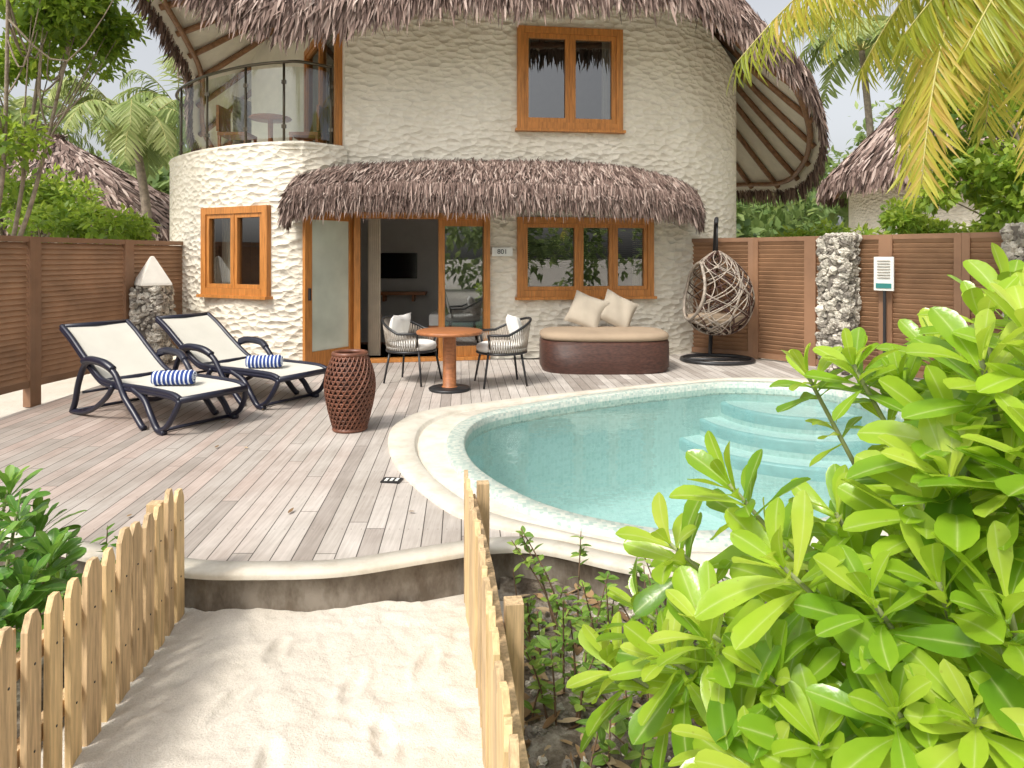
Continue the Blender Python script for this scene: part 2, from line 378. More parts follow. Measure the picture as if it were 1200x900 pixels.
b.loft([off(-.12,-.01),off(-.12,.008),off(-.01,.009),off(.006,.002),off(.010,-.008),off(.010,-.024)],M_coping,closed=False)
b.loft([off(.010,-.024),off(.002,-.028),off(.0,-.12),off(.012,-.3)],M_riser,closed=False)
b.build('deck_kerb')
P_=empty('swimming_pool')
b=B()
def mixr(t,z): return ring(Rout*(1-t)+(Rin+.13)*t,z)
b.loft([ring(Rout,-.06),ring(Rout,.018),ring(Rout-.015,.03),mixr(.42,.032),mixr(.45,.022),mixr(.47,-.005),mixr(.5,-.005),mixr(.53,.015),ring(Rin+.14,.015)],M_coping)
b.build('pool_coping',P_)
b=B(); b.loft([ring(Rin+.145,-.02),ring(Rin+.14,.045),ring(Rin+.13,.05),ring(Rin+.012,.05),ring(Rin,.042),ring(Rin,-.09)],M_mosaic); b.build('tile_edge',P_)
b=B()
b.loft([ring(Rin,-.09),ring(Rin,-1.0),ring(Rin-.12,-1.15),ring(Rin*.5,-1.2),ring(Rin*.02,-1.2)],M_pooltile,cap1=True)
for r,z in ((1.42,-.52),(1.14,-.34),(.86,-.17)):
    b.lathe([(r,-1.25-z),(r,-.12)],(3.25,7.85,z),M_pooltile,72)
    b.lathe([(r,-.12),(r+.003,-.02),(r-.01,0),(r-.05,.003)],(3.25,7.85,z),M_nose,72)
    b.lathe([(r-.05,.003),(.01,.003)],(3.25,7.85,z),M_poolstep,72)
b.build('pool_basin',P_)
fill('water',[ring(Rin+.004,0)],-.012,M_water,P_)
# ---------------------------------------------------------------- sand path & soil heightfields
def vnoise(X,Y,sc,seed):
    r=np.random.default_rng(seed); G=r.random((64,64)); x=X*sc; y=Y*sc
    xi=np.floor(x).astype(int); yi=np.floor(y).astype(int); fx=x-xi; fy=y-yi; fx=fx*fx*(3-2*fx); fy=fy*fy*(3-2*fy)
    g=lambda a,b_:G[a%64,b_%64]
    return (g(xi,yi)*(1-fx)+g(xi+1,yi)*fx)*(1-fy)+(g(xi,yi+1)*(1-fx)+g(xi+1,yi+1)*fx)*fy
def field(name,x0,x1,y0,y1,st,zf,mat):
    xs=np.arange(x0,x1+st,st); ys=np.arange(y0,y1+st,st); X,Y=np.meshgrid(xs,ys); Z=zf(X,Y)
    V=np.stack([X,Y,Z],-1).reshape(-1,3); w=len(xs); h=len(ys)
    i=(np.arange(h-1)[:,None]*w+np.arange(w-1)[None]).ravel(); Fq=np.stack([i,i+1,i+1+w,i+w],1)
    return foliage(name,[(V,Fq,np.ones((len(V),4)))],mat)
foot=[(-1.05,2.55,.3),(-.80,2.25,-.2),(-1.18,2.12,.4),(-.62,2.66,.1),(-1.0,2.9,0),(-.45,2.38,-.3),(-.9,1.85,.15),(-.35,2.8,.2),(-.55,1.95,-.1),(-1.28,2.75,.5)]
def zs(X,Y):
    Z=-.200+.018*vnoise(X,Y,3,1)+.014*vnoise(X,Y,9,2)+.013*vnoise(X,Y,20,3)+.005*vnoise(X,Y,45,4)
    for fx,fy,a in foot:
        dx=(X-fx)*math.cos(a)-(Y-fy)*math.sin(a); dy=(X-fx)*math.sin(a)+(Y-fy)*math.cos(a)
        q=np.sqrt((dx/.036)**2+(dy/.095)**2); Z-=.017*np.exp(-q**4*.7); Z+=.007*np.exp(-(q-1.35)**2*8)
    return Z
field('sand_path',-1.75,-.02,.3,3.3,.014,zs,M_sand)
field('garden_bed',-.06,3.6,.4,3.6,.04,lambda X,Y:-.20+.05*vnoise(X,Y,2.5,5)+.02*vnoise(X,Y,9,6),M_dirt)
field('garden_bed',-5,-1.6,.6,3.5,.05,lambda X,Y:-.20+.05*vnoise(X,Y,2.5,8),M_dirt)
def rock(b,c,s,mat,sq=1.0,flat=None):
    V=[];Fc=[]; R=Matrix.Rotation(random.uniform(0,6.3),3,'Z')@Matrix.Rotation(random.uniform(0,1.5),3,'X')
    for i,(ph) in enumerate((0,.7,1.4,2.1,2.8)):
        for k in range(7):
            a=2*math.pi*k/7+i*.4; q=s*random.uniform(.68,1.2)
            V.append(Vector(c)+R@Vector((q*math.sin(ph+.17)*math.cos(a),q*math.sin(ph+.17)*math.sin(a)*sq,q*math.cos(ph+.17)*.8)))
    for i in range(4):
        for k in range(7): Fc.append((i*7+k,i*7+(k+1)%7,(i+1)*7+(k+1)%7,(i+1)*7+k))
    Fc.append(tuple(range(7))[::-1]); Fc.append(tuple(28+k for k in range(7)))
    b.add(V,Fc,mat,False)
b=B()
for i in range(1100):
    x=random.uniform(0,2.4); y=random.uniform(.9,3.3)
    rock(b,(x,y,-.165+random.uniform(-.01,.01)),random.uniform(.005,.02)*random.choice([1,1,1,2.0]),random.choice([M_stone,M_stone3,M_stone2]))
b.build('pebbles')
n=1600; P=np.stack([rng.uniform(0,2.6,n),rng.uniform(.9,3.4,n),rng.uniform(-.17,-.145,n)],1); a=rng.uniform(0,6.3,n)
foliage('dry_leaf_litter',[blades(P,np.stack([np.cos(a),np.sin(a),rng.normal(0,.2,n)],1),np.stack([rng.normal(0,.3,n),rng.normal(0,.3,n),np.ones(n)],1),rng.uniform(.03,.11,n),rng.uniform(.012,.045,n),OVAL,rng.normal(0,.25,n),.25)],M_dry)
n=34; P=np.stack([rng.uniform(-4.5,1.8,n),rng.uniform(3.5,8.6,n),np.full(n,.012)],1); a=rng.uniform(0,6.3,n)
keep=[i for i in range(n) if np.hypot(*(P[i,:2]-PC))>np.interp(math.atan2(P[i,1]-PC[1],P[i,0]-PC[0]),TH,Rout)+.03 and P[i,1]>3.6]
foliage('fallen_leaves',[blades(P[keep],np.stack([np.cos(a),np.sin(a),0*a],1)[keep],np.tile([0.05,.05,1.0],(len(keep),1)),rng.uniform(.03,.07,len(keep)),rng.uniform(.012,.028,len(keep)),OVAL,-.12,.2)],M_dry)
# ---------------------------------------------------------------- villa
V_=empty('thatched_villa')
def wall(name,pts,z0,ztop,openings,mat,parent,step=.09,reveal=.16,inward=1):
    C=cat([(p[0],p[1],0) for p in pts],False,24)[:,:2]; s=np.r_[0,np.cumsum(np.linalg.norm(np.diff(C,axis=0),axis=1))]
    def at(q): return np.array([np.interp(q,s,C[:,0]),np.interp(q,s,C[:,1])])
    def sx(x):
        for i in range(len(C)-1):
            if (C[i,0]-x)*(C[i+1,0]-x)<=0 and C[i+1,0]!=C[i,0]: return s[i]+(s[i+1]-s[i])*(x-C[i,0])/(C[i+1,0]-C[i,0])
    ops=[(sx(a),sx(c),z_0,z_1) for a,c,z_0,z_1 in openings]
    zt=ztop if callable(ztop) else (lambda p:ztop)
    zmax=max(zt(p) for p in C)
    S=sorted(set([round(q,4) for q in np.arange(0,s[-1],step)]+[round(s[-1],4)]+[round(q,4) for o in ops for q in o[:2]]))
    Z=sorted(set([round(q,4) for q in np.arange(z0,zmax,.25)]+[zmax]+[q for o in ops for q in o[2:]]))
    Vv=[];Fc=[]
    for q in S:
        p=at(q); t=zt(p)
        for z in Z: Vv.append((p[0],p[1],min(z,t)))
    nz=len(Z)
    for i in range(len(S)-1):
        for j in range(nz-1):
            cs=(S[i]+S[i+1])/2; cz=(Z[j]+Z[j+1])/2
            if any(o[0]<cs<o[1] and o[2]<cz<o[3] for o in ops): continue
            if abs(Vv[i*nz+j][2]-Vv[i*nz+j+1][2])<1e-5: continue
            Fc.append((i*nz+j,(i+1)*nz+j,(i+1)*nz+j+1,i*nz+j+1))
    b=B(); b.add(Vv,Fc,mat)
    for o in ops:
        p0=at(o[0]);p1=at(o[1]); d=(p1-p0)/np.linalg.norm(p1-p0); nn=np.array([-d[1],d[0]])*reveal*inward
        q0=p0+nn;q1=p1+nn
        a=[(*p0,o[2]),(*p1,o[2]),(*p1,o[3]),(*p0,o[3])]; c=[(*q0,o[2]),(*q1,o[2]),(*q1,o[3]),(*q0,o[3])]
        b.add(a+c,[(0,1,5,4),(1,2,6,5),(2,3,7,6),(3,0,4,7)],mat,False)
    ob=b.build(name,parent); return [(at(o[0]),at(o[1])) for o in ops]
tower=[(-5.4,13.2),(-5.72,12.2),(-5.68,11.4),(-5.36,10.75),(-4.88,10.2),(-4.38,9.75),(-3.72,9.33),(-3.19,9.14),(-2.80,9.12),(-2.34,9.52)]
tw=wall('tower_wall',tower[:9],-.3,3.0,[(-4.37,-3.25,.98,2.16)],M_stucco,V_)
wall('tower_wall_link',[tower[8],(-2.55,9.30),(-2.3,9.53)],-.3,3.0,[],M_stucco,V_)
mainp=[(-2.34,9.56),(-1.5,9.74),(-.31,9.95),(.09,10.0),(1.0,10.1),(2.1,10.3),(2.8,10.55),(3.4,10.95),(3.75,11.45),(3.9,12.1),(3.8,13.2)]
def mt(p): return 5.65 if p[0]<2.3 else max(4.5,5.65-(p[0]-2.3)*.75)
mw=wall('main_wall',mainp,-.3,mt,[(-2.22,-.33,0,2.12),(.09,2.1,.92,2.05),(.09,1.62,3.38,4.84)],M_stucco,V_)
wall('side_wall',[(-3.7,12.2),(-3.0,10.9),(-2.34,9.56)],2.9,6.0,[(-3.5,-2.45,2.95,5.0)],M_soffit,V_)
wall('balcony_back_wall',[(-5.0,13.1),(-4.6,12.8),(-3.7,12.2)],2.9,5.6,[],M_soffit,V_)
wall('rear_wall',[(3.8,13.2),(2.5,15.5),(-2,16),(-4.6,15),(-5.4,13.2)],-.3,4.6,[],M_stucco,V_)
def window(name,p0,p1,z0,z1,panes,fr=.075,sash=.055,outset=.05,glass=M_glass,curt=.17,blind=None):
    p0=np.array(p0);p1=np.array(p1); d=p1-p0; L=np.linalg.norm(d); d/=L; n=np.array([d[1],-d[0]]); rz=math.atan2(d[1],d[0]); b=B()
    def bx(a0,a1,c0,c1,dep,o,mat):
        c=p0+d*(a0+a1)/2+n*o; b.box((c[0],c[1],(c0+c1)/2),(a1-a0,dep,c1-c0),mat,rz)
    bx(-.02,fr,z0-.02,z1+.02,.14,outset-.05,M_teak); bx(L-fr,L+.02,z0-.02,z1+.02,.14,outset-.05,M_teak)
    bx(fr,L-fr,z1-fr,z1+.02,.136,outset-.05,M_teak); bx(fr,L-fr,z0-.02,z0+fr,.136,outset-.05,M_teak)
    bx(-.05,L+.05,z0-.06,z0-.0205,.2,outset-.03,M_teak)
    edges=[0]+list(panes)+[1]
    for i in range(len(edges)-1):
        a=fr+(L-2*fr)*edges[i]; c=fr+(L-2*fr)*edges[i+1]; g=.012 if i else .002
        if i: bx(a-.012,a+.012,z0+fr,z1-fr,.13,outset-.055,M_teak)
        a+=g; c-=(.012 if i<len(edges)-2 else .002); Z0=z0+fr+.002; Z1=z1-fr-.002
        bx(a,a+sash,Z0,Z1,.06,outset-.03,M_teak); bx(c-sash,c,Z0,Z1,.06,outset-.03,M_teak)
        bx(a+sash,c-sash,Z0,Z0+sash,.058,outset-.03,M_teak); bx(a+sash,c-sash,Z1-sash,Z1,.058,outset-.03,M_teak)
        q=[p0+d*a_+n*(outset-.045) for a_ in (a+sash,c-sash)]
        b.add([(*q[0],Z0+sash),(*q[1],Z0+sash),(*q[1],Z1-sash),(*q[0],Z1-sash)],[(0,1,2,3)],glass,False)
    bx(-.1,L+.1,z0-.1,z1+.1,.03,-.9,M_dark)  # added shallow box behind the glass, its dark colour painted as interior shade
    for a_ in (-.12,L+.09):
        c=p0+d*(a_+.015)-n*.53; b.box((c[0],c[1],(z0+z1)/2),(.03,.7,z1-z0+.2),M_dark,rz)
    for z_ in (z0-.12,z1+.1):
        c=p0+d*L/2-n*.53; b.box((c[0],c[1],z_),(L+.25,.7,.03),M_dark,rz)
    if curt:
        for s0,s1 in ((.02,curt*L),(L-curt*L,L-.02)):
            lo=[]
            for z_ in (z0-.05,z1+.05):
                lo.append([tuple(p0+d*(s0+(s1-s0)*k/24)-n*(.26+.025*math.sin(k*1.5)))+(z_,) for k in range(25)])
            b.loft(lo,M_curt,closed=False)
    if blind:
        z_=z1-.06
        while z_>z0+blind*(z1-z0):
            c=p0+d*L*.5-n*.17; b.box((c[0],c[1],z_),(L-.1,.03,.003),M_blind,rz,rx=.5); z_-=.03
    return b.build(name,V_)
window('tower_window',tw[0][0],tw[0][1],.98,2.16,[.5],curt=.2)
window('lower_window',mw[1][0],mw[1][1],.92,2.05,[.44,.72],curt=.1,blind=.35)
window('upper_window',mw[2][0],mw[2][1],3.38,4.84,[.5],fr=.08,sash=.065,curt=.14)
d0,d1=mw[0]; 
b=B(); dd=(d1-d0); L=np.linalg.norm(dd); dd/=L; nn=np.array([dd[1],-dd[0]]); rz=math.atan2(dd[1],dd[0])
def dbx(a0,a1,c0,c1,dep,o,mat):
    c=d0+dd*(a0+a1)/2+nn*o; b.box((c[0],c[1],(c0+c1)/2),(a1-a0,dep,c1-c0),mat,rz)
dbx(0,.09,0,2.12,.16,0,M_teak); dbx(L-.09,L,0,2.12,.16,0,M_teak); dbx(.09,L-.09,2.03,2.12,.157,0,M_teak); dbx(.09,L-.09,0.002,.05,.18,0,M_teak)
a0=L-.74
dbx(a0,a0+.09,.05,2.03,.06,-.01,M_teak); dbx(a0+.09,L-.09,.05,.2,.058,-.01,M_teak); dbx(a0+.09,L-.09,1.93,2.03,.058,-.01,M_teak)
dbx(a0+.09,L-.092,.2,1.93,.01,-.01,M_glass)
b.build('terrace_door_frame',V_,bevel=.004)
b=B(); h=np.array([-2.22,9.62]); fe=np.array([-2.70,8.85]); d=fe-h; LL=np.linalg.norm(d); d/=LL; rz=math.atan2(d[1],d[0])
def lb(a0,a1,c0,c1,dep,mat):
    c=h+d*(a0+a1)/2; b.box((c[0],c[1],(c0+c1)/2),(a1-a0,dep,c1-c0),mat,rz)
lb(0,.12,.02,2.1,.05,M_teak); lb(LL-.12,LL,.02,2.1,.05,M_teak); lb(.12,LL-.12,1.98,2.1,.048,M_teak); lb(.12,LL-.12,.02,.24,.048,M_teak); lb(.12,LL-.12,.24,1.98,.012,M_doorglass)
c=h+d*(LL-.06); 
for sgn in (-1,1): b.box((c[0]+sgn*.045*d[1],c[1]-sgn*.045*d[0],1.0),(.03,.03,.16),M_black,rz)
b.build('open_glass_door',V_,bevel=.004)
b=B()
b.box((-1.4,11.6,-.02),(4.0,3.4,.04),M_floor); b.box((-1.4,11.95,1.3),(4.2,.1,2.8),M_int); b.box((-.1,10.95,1.3),(.06,1.7,2.8),M_intl); b.box((-3.2,11.0,1.3),(.1,1.75,2.8),M_intl); b.box((-1.6,10.95,2.72),(3.1,1.85,.1),M_intl)
b.build('interior_room',V_)
b=B(); b.box((-2.02,11.87,1.33),(.74,.05,.44),M_screen); b.box((-1.95,11.74,.86),(.95,.3,.05),M_table); b.box((-2.2,11.8,.78),(.04,.2,.12),M_table); b.box((-1.7,11.8,.78),(.04,.2,.12),M_table); b.build('television_and_shelf',V_)
b=B(); b.box((-.75,11.2,.25),(1.1,1.3,.36),M_table); b.box((-.75,11.2,.5),(1.08,1.28,.2),M_white); b.build('bed',V_,bevel=.03)
b=B(); lo=[]
for z in (0.05,2.1):
    lo.append([(-2.1+.18*i/30,9.95+.03*math.sin(i*1.3),z) for i in range(31)])
b.loft(lo,M_curt,closed=False); b.build('curtain',V_)
b=B(); b.box((-.14,9.905,1.56),(.30,.03,.13),M_sign,.12); o=b.build('number_plate',V_,bevel=.004)
tx=bpy.data.curves.new('door_number','FONT'); tx.body='801'; tx.size=.10; tx.extrude=.002; tx.align_x='CENTER'; tx.align_y='CENTER'; tx.materials.append(M_black)
to=bpy.data.objects.new('door_number',tx); scene.collection.objects.link(to); to.location=(-.14,9.886,1.56); to.rotation_euler=(math.pi/2,0,.12); to.parent=V_
# balcony
tc=cat([(p[0],p[1],0) for p in tower],False,10)[:,:2]
fill('balcony_floor',[list(map(tuple,tc))+[(-2.36,9.8),(-3.7,12.3)]],2.93,M_soffit,V_)
Tt=nrm(np.gradient(tc,axis=0)); Nt=np.stack([-Tt[:,1],Tt[:,0]],1)
def tof(d,z): return [(p[0]+n[0]*d,p[1]+n[1]*d,z) for p,n in zip(tc,Nt)]
b=B(); b.loft([tof(-.0,2.98),tof(-.015,3.0),tof(0,3.03),tof(.08,3.05),tof(.18,3.04),tof(.2,3.0),tof(.2,2.9)],M_stucco,closed=False); b.build('balcony_parapet',V_)
b=B(); rail=tof(.1,4.12)[18:88]; b.tube(rail,.022,M_rail)
for i in (18,33,48,60,72,87):
    p=tof(.1,0)[i]; b.tube([(p[0],p[1],3.0),(p[0],p[1],4.12)],.018,M_rail)
    for dz in (3.25,3.85): b.box((p[0],p[1],dz),(.06,.03,.05),M_rail)
g=tof(.1,3.10)[18:88]; g2=tof(.1,4.05)[18:88]
b.loft([g,g2],M_clear,closed=False)
b.build('balcony_railing',V_)
b=B()
b.lathe([(.01,.72),(.3,.72),(.32,.7),(.3,.68),(.04,.68),(.035,.03),(.2,.02),(.2,0)],(-3.75,10.6,2.935),M_table,24)
for sx_ in (-.5,.5):
    cx=-3.75+sx_*1.1
    b.box((cx,10.7,3.38),(.45,.45,.05),M_table)
    for ax in(-.2,.2):
        for ay in(-.2,.2): b.box((cx+ax,10.7+ay,3.15),(.04,.04,.43),M_table)
    b.box((cx+(.22 if sx_>0 else -.22),10.7,3.62),(.04,.45,.4),M_table)
b.build('balcony_furniture',V_)
window('balcony_door',(-3.5,11.82),(-2.42,9.72),2.98,5.0,[.5],outset=.08,curt=0)
# ---- main roof
ev=[pt(222,95,12.6),pt(200,48,11.2),pt(168,-5,9.9),pt(165,-45,9.1),pt(185,-35,8.6),pt(225,-8,8.4),pt(270,15,8.4),pt(330,34,8.45),pt(400,26,8.6),pt(500,4,8.75),pt(600,2,8.85),pt(700,-2,8.95),pt(800,3,9.1),pt(850,28,9.35),pt(905,68,9.7),pt(942,100,10.1),pt(960,138,10.7),pt(964,175,11.5),pt(952,205,12.6),pt(925,224,13.8),(5.0,15.4,2.9),(4,17.2,2.6),(0,18.2,2.8),(-4,17.4,3.0),(-6.2,15.6,3.2),(-6.5,14,3.8)]
E=cat(ev,True,10)
def resamp(C,st):
    C=np.vstack([C,C[:1]]); s=np.r_[0,np.cumsum(np.linalg.norm(np.diff(C,axis=0),axis=1))]; q=np.arange(0,s[-1],st)
    return np.stack([np.interp(q,s,C[:,i]) for i in range(3)],1)
E=resamp(E,.12); th=np.arctan2(E[:,1]-13,E[:,0]); AP=np.stack([1.5*np.cos(th),13+.8*np.sin(th),np.full(len(E),9.0)],1)
def rs(t,up):
    P=E*(1-t)+AP*t; P=P.copy(); P[:,2]+=up-.5*math.sin(math.pi*t); return P
b=B(); 
b.loft([rs(0,.0),rs(0,.22),rs(.06,.28),rs(.2,.33),rs(.4,.35),rs(.7,.35),rs(1,.35)],M_thbase,cap1=True)
b.build('roof_thatch_base',V_)
b=B(); b.loft([rs(.0,.0),rs(.03,.03),rs(.15,.02),rs(.3,.02),rs(.5,0),rs(.75,0)],M_soffit); b.build('roof_soffit',V_)
b=B()
for i in range(0,len(E),7):
    b.tube([rs(t,-.05)[i] for t in (.03,.12,.25,.4,.55,.7)],.05,M_beam,6)
for t in (.05,): b.tube(rs(t,-.07),.05,M_beam,6,closed=True)
b.build('roof_beams',V_)
def thatch(name,edge,top,nu,slope_pts,parent,L=(.3,.5),W=(.018,.045),fringe=(.22,.42),nf=3000,sag=0.0,up=.02,hang=1.0,cols=3):
    edge=np.asarray(edge);top=np.asarray(top); n=len(edge)
    i=rng.uniform(0,n-1,nu); i0=i.astype(int); f=(i-i0)[:,None]
    e=edge[i0]*(1-f)+edge[np.minimum(i0+1,n-1)]*f; t=top[i0]*(1-f)+top[np.minimum(i0+1,n-1)]*f
    u=(rng.random(nu)**1.2)[:,None]*slope_pts
    P=e*(1-u)+t*u; P[:,2]+=up-sag*np.sin(np.pi*u[:,0])
    D=nrm(e-t); tan=nrm(edge[np.minimum(i0+1,n-1)]-edge[np.maximum(i0-1,0)])
    N=nrm(np.cross(tan,D)); N*=np.sign(N[:,2:3]+1e-6)
    l=rng.uniform(*L,nu); D2=nrm(D+tan*rng.normal(0,.2,(nu,1))+N*rng.normal(.05,.09,(nu,1)))
    P=P-D2*(l*.55)[:,None]+N*rng.uniform(-.01,.05,(nu,1))
    A=blades(P,D2,nrm(N+tan*rng.normal(0,.6,(nu,1))),l,rng.uniform(*W,nu),STRAP,rng.uniform(.0,.22,nu),.3,cols)
    i=rng.uniform(0,n-1,nf); i0=i.astype(int); f=(i-i0)[:,None]
    e=edge[i0]*(1-f)+edge[np.minimum(i0+1,n-1)]*f; t=top[i0]; tan=nrm(edge[np.minimum(i0+1,n-1)]-edge[np.maximum(i0-1,0)])
    D=nrm(e-t); N=nrm(np.cross(tan,D)); N*=np.sign(N[:,2:3]+1e-6)
    D2=nrm(D*rng.uniform(.25,.9,(nf,1))+np.array([0,0,-hang])+tan*rng.normal(0,.2,(nf,1))+N*rng.normal(0,.12,(nf,1)))
    l=rng.uniform(*fringe,nf)
    P=e+np.array([0,0,1])*rng.uniform(-.02,up+.16,(nf,1))-D*rng.uniform(0,.1,(nf,1))
    out=nrm(np.cross(tan,np.array([0,0,1.0]))); out*=np.sign(np.sum(out*D,1,keepdims=True)+1e-6)
    C=blades(P,D2,nrm(out+tan*rng.normal(0,.7,(nf,1))),l,rng.uniform(*W,nf),STRAP,rng.uniform(-.05,.15,nf),.3,cols,rnd=rng.random(nf)*.85)
    return foliage(name,[A,C],M_thatch,parent)
Ec=np.vstack([E,E[:1]]); Tc=np.vstack([rs(1,.3),rs(1,.3)[:1]]); 
thatch('roof_thatch_strands',Ec,Tc,26000,.36,V_,L=(.3,.55),W=(.020,.042),fringe=(.18,.40),nf=14000,sag=0,up=.2,hang=.9,cols=2)
# ---- awning
aw_e=cat([(-2.94,9.0,2.04),(-2.92,8.80,2.12),(-2.45,8.70,2.19),(-1.6,8.74,2.22),(-.8,8.80,2.22),(0,8.9,2.22),(.8,9.02,2.21),(1.5,9.2,2.20),(2.1,9.45,2.18),(2.55,9.75,2.15),(2.80,10.1,2.10),(2.83,10.4,2.08)],False,10)
aw_t=cat([(-2.86,9.12,2.25),(-2.80,9.14,2.40),(-2.3,9.5,2.62),(-1.5,9.72,2.72),(-.8,9.86,2.76),(0,9.97,2.77),(.8,10.06,2.77),(1.4,10.16,2.74),(1.95,10.28,2.66),(2.4,10.4,2.54),(2.7,10.52,2.40),(2.8,10.56,2.3)],False,10)
b=B()
def awl(t,up): P=aw_e*(1-t)+aw_t*t; P=P.copy(); P[:,2]+=up+.10*math.sin(math.pi*t); return P
b.loft([awl(0,-.03),awl(0,.06),awl(.2,.07),awl(.4,.08),awl(.6,.07),awl(.8,.05),awl(1,.03)],M_thbase,closed=False)
b.loft([awl(0,-.03),awl(.5,-.06),awl(1,-.06)],M_thbase,closed=False)
b.build('awning_base',V_)
thatch('awning_thatch',aw_e,aw_t,15000,1.0,V_,L=(.16,.34),W=(.009,.024),fringe=(.14,.32),nf=8000,sag=-.12,up=.06,hang=1.0,cols=2)
# ---------------------------------------------------------------- neighbours
def cone_house(name,c,Rw,Re,ze,za,seg=90,ns=7000):
    p=empty(name); b=B()
    b.lathe([(Rw,-.2),(Rw,ze+.6)],(c[0],c[1],0),M_stucco,48); b.build('round_wall',p)
    b=B(); b.lathe([(Re,ze),(Re,ze+.2),(Re*.5,(ze+za)/2+.2),(.1,za+.2)],(c[0],c[1],0),M_thbase,60); b.lathe([(Re,ze),(.2,za-.1)],(c[0],c[1],0),M_soffit,60)
    for k in range(30):
        a=2*math.pi*k/30; b.tube([(c[0]+(Re-.05)*math.cos(a),c[1]+(Re-.05)*math.sin(a),ze-.02),(c[0],c[1],za-.25)],.06,M_beam,5)
    b.build('roof_shell',p)
    a=np.linspace(0,2*np.pi,seg); e=np.stack([c[0]+Re*np.cos(a),c[1]+Re*np.sin(a),np.full(seg,ze)],1); t=np.stack([c[0]+.1*np.cos(a),c[1]+.1*np.sin(a),np.full(seg,za)],1)
    thatch('roof_thatch',e,t,ns,1.0,p,L=(.4,.8),W=(.05,.1),fringe=(.3,.5),nf=3000,up=.22,cols=2)
cone_house('neighbouring_villa',(14.2,20),3.9,4.7,3.5,8.4)
cone_house('neighbouring_villa',(-14.6,22),4.2,5.6,1.9,5.0)
# ---------------------------------------------------------------- louvered fences
def louver_fence(name,P,hts,sg=1):
    b=B()
    for i in range(len(P)-1):
        p0=np.array(P[i]);p1=np.array(P[i+1]); d=p1-p0; L=np.linalg.norm(d); d/=L; rz=math.atan2(d[1],d[0]); H=hts
        c=(p0+p1)/2
        b.box((p0[0]+d[0]*.04,p0[1]+d[1]*.04,(H-.2)/2),(.08,.09,H+.2),M_louver2,rz)
        b.box((p1[0]-d[0]*.04,p1[1]-d[1]*.04,(H-.2)/2),(.078,.088,H+.2),M_louver2,rz)
        b.box((c[0],c[1],H-.03),(L-.16,.07,.06),M_louver2,rz); b.box((c[0],c[1],.06),(L-.16,.07,.08),M_louver2,rz)
        z=.13
        while z<H-.08:
            b.box((c[0],c[1],z),(L-.162,.012,.074),M_louver,rz,rx=sg*.5); z+=.062
    b.build(name)
louver_fence('louvered_fence',[(-5.6,4.2),(-5.55,5.9),(-5.45,7.75),(-5.25,9.3),(-4.93,10.45)],1.72,-1)
louver_fence('louvered_fence',[(2.72,10.62),(3.55,10.0),(4.1,9.35),(4.72,8.6),(5.25,7.95),(6.1,7.0),(7.4,6.0)],1.77,1)
def pillar(b,c,w,h,rz=0,st=.05):
    b.box((c[0],c[1],h/2-.1),(w-.05,w-.05,h+.2),M_mortar,rz); R=Matrix.Rotation(rz,3,'Z')
    for side in range(4):
        a=side*math.pi/2
        for q_ in range(int(w*h/(st*st)*.95)):
            x=random.uniform(-w/2,w/2); z=random.uniform(0,h); s_=st*random.choice([.5,.7,.9,1.1,1.4])
            dpt=w/2-s_*.45
            q=R@Vector((x*math.cos(a)+dpt*math.sin(a),x*math.sin(a)-dpt*math.cos(a),z))
            rock(b,(c[0]+q.x,c[1]+q.y,q.z),s_,random.choice([M_stone,M_stone2,M_stone3,M_stone2]))
    for k in range(int((w/st/1.3)**2)): rock(b,(c[0]+random.uniform(-w/2,w/2)*.85,c[1]+random.uniform(-w/2,w/2)*.85,h),st*.9,M_stone2)
b=B(); pillar(b,(4.22,8.82),.36,1.76,-.88); b.build('stone_pillar')
b=B(); pillar(b,(5.62,7.35),.42,1.82,-.85); b.build('stone_pillar')
b=B(); c=(-4.98,9.45); pillar(b,c,.38,1.06,.0)
b.lathe([(.01,1.5),(.03,1.49),(.27,1.13),(.28,1.10),(.25,1.09),(.01,1.09)],(c[0],c[1],0),M_lampw,4,False); b.lathe([(.17,1.0),(.17,1.1)],(c[0],c[1],0),M_lampw,12); b.build('garden_lamp_pillar')
b=B(); b.box((4.62,8.48,1.28),(.23,.02,.42),M_sign,-.85); b.box((4.615,8.475,1.13),(.18,.022,.06),M_grn,-.85)
for k in range(7): b.box((4.612,8.471,1.44-k*.035),(.15,.022,.008),M_cane,-.85)
b.box((4.64,8.50,.6),(.03,.03,1.3),M_black,-.85); b.build('notice_sign')
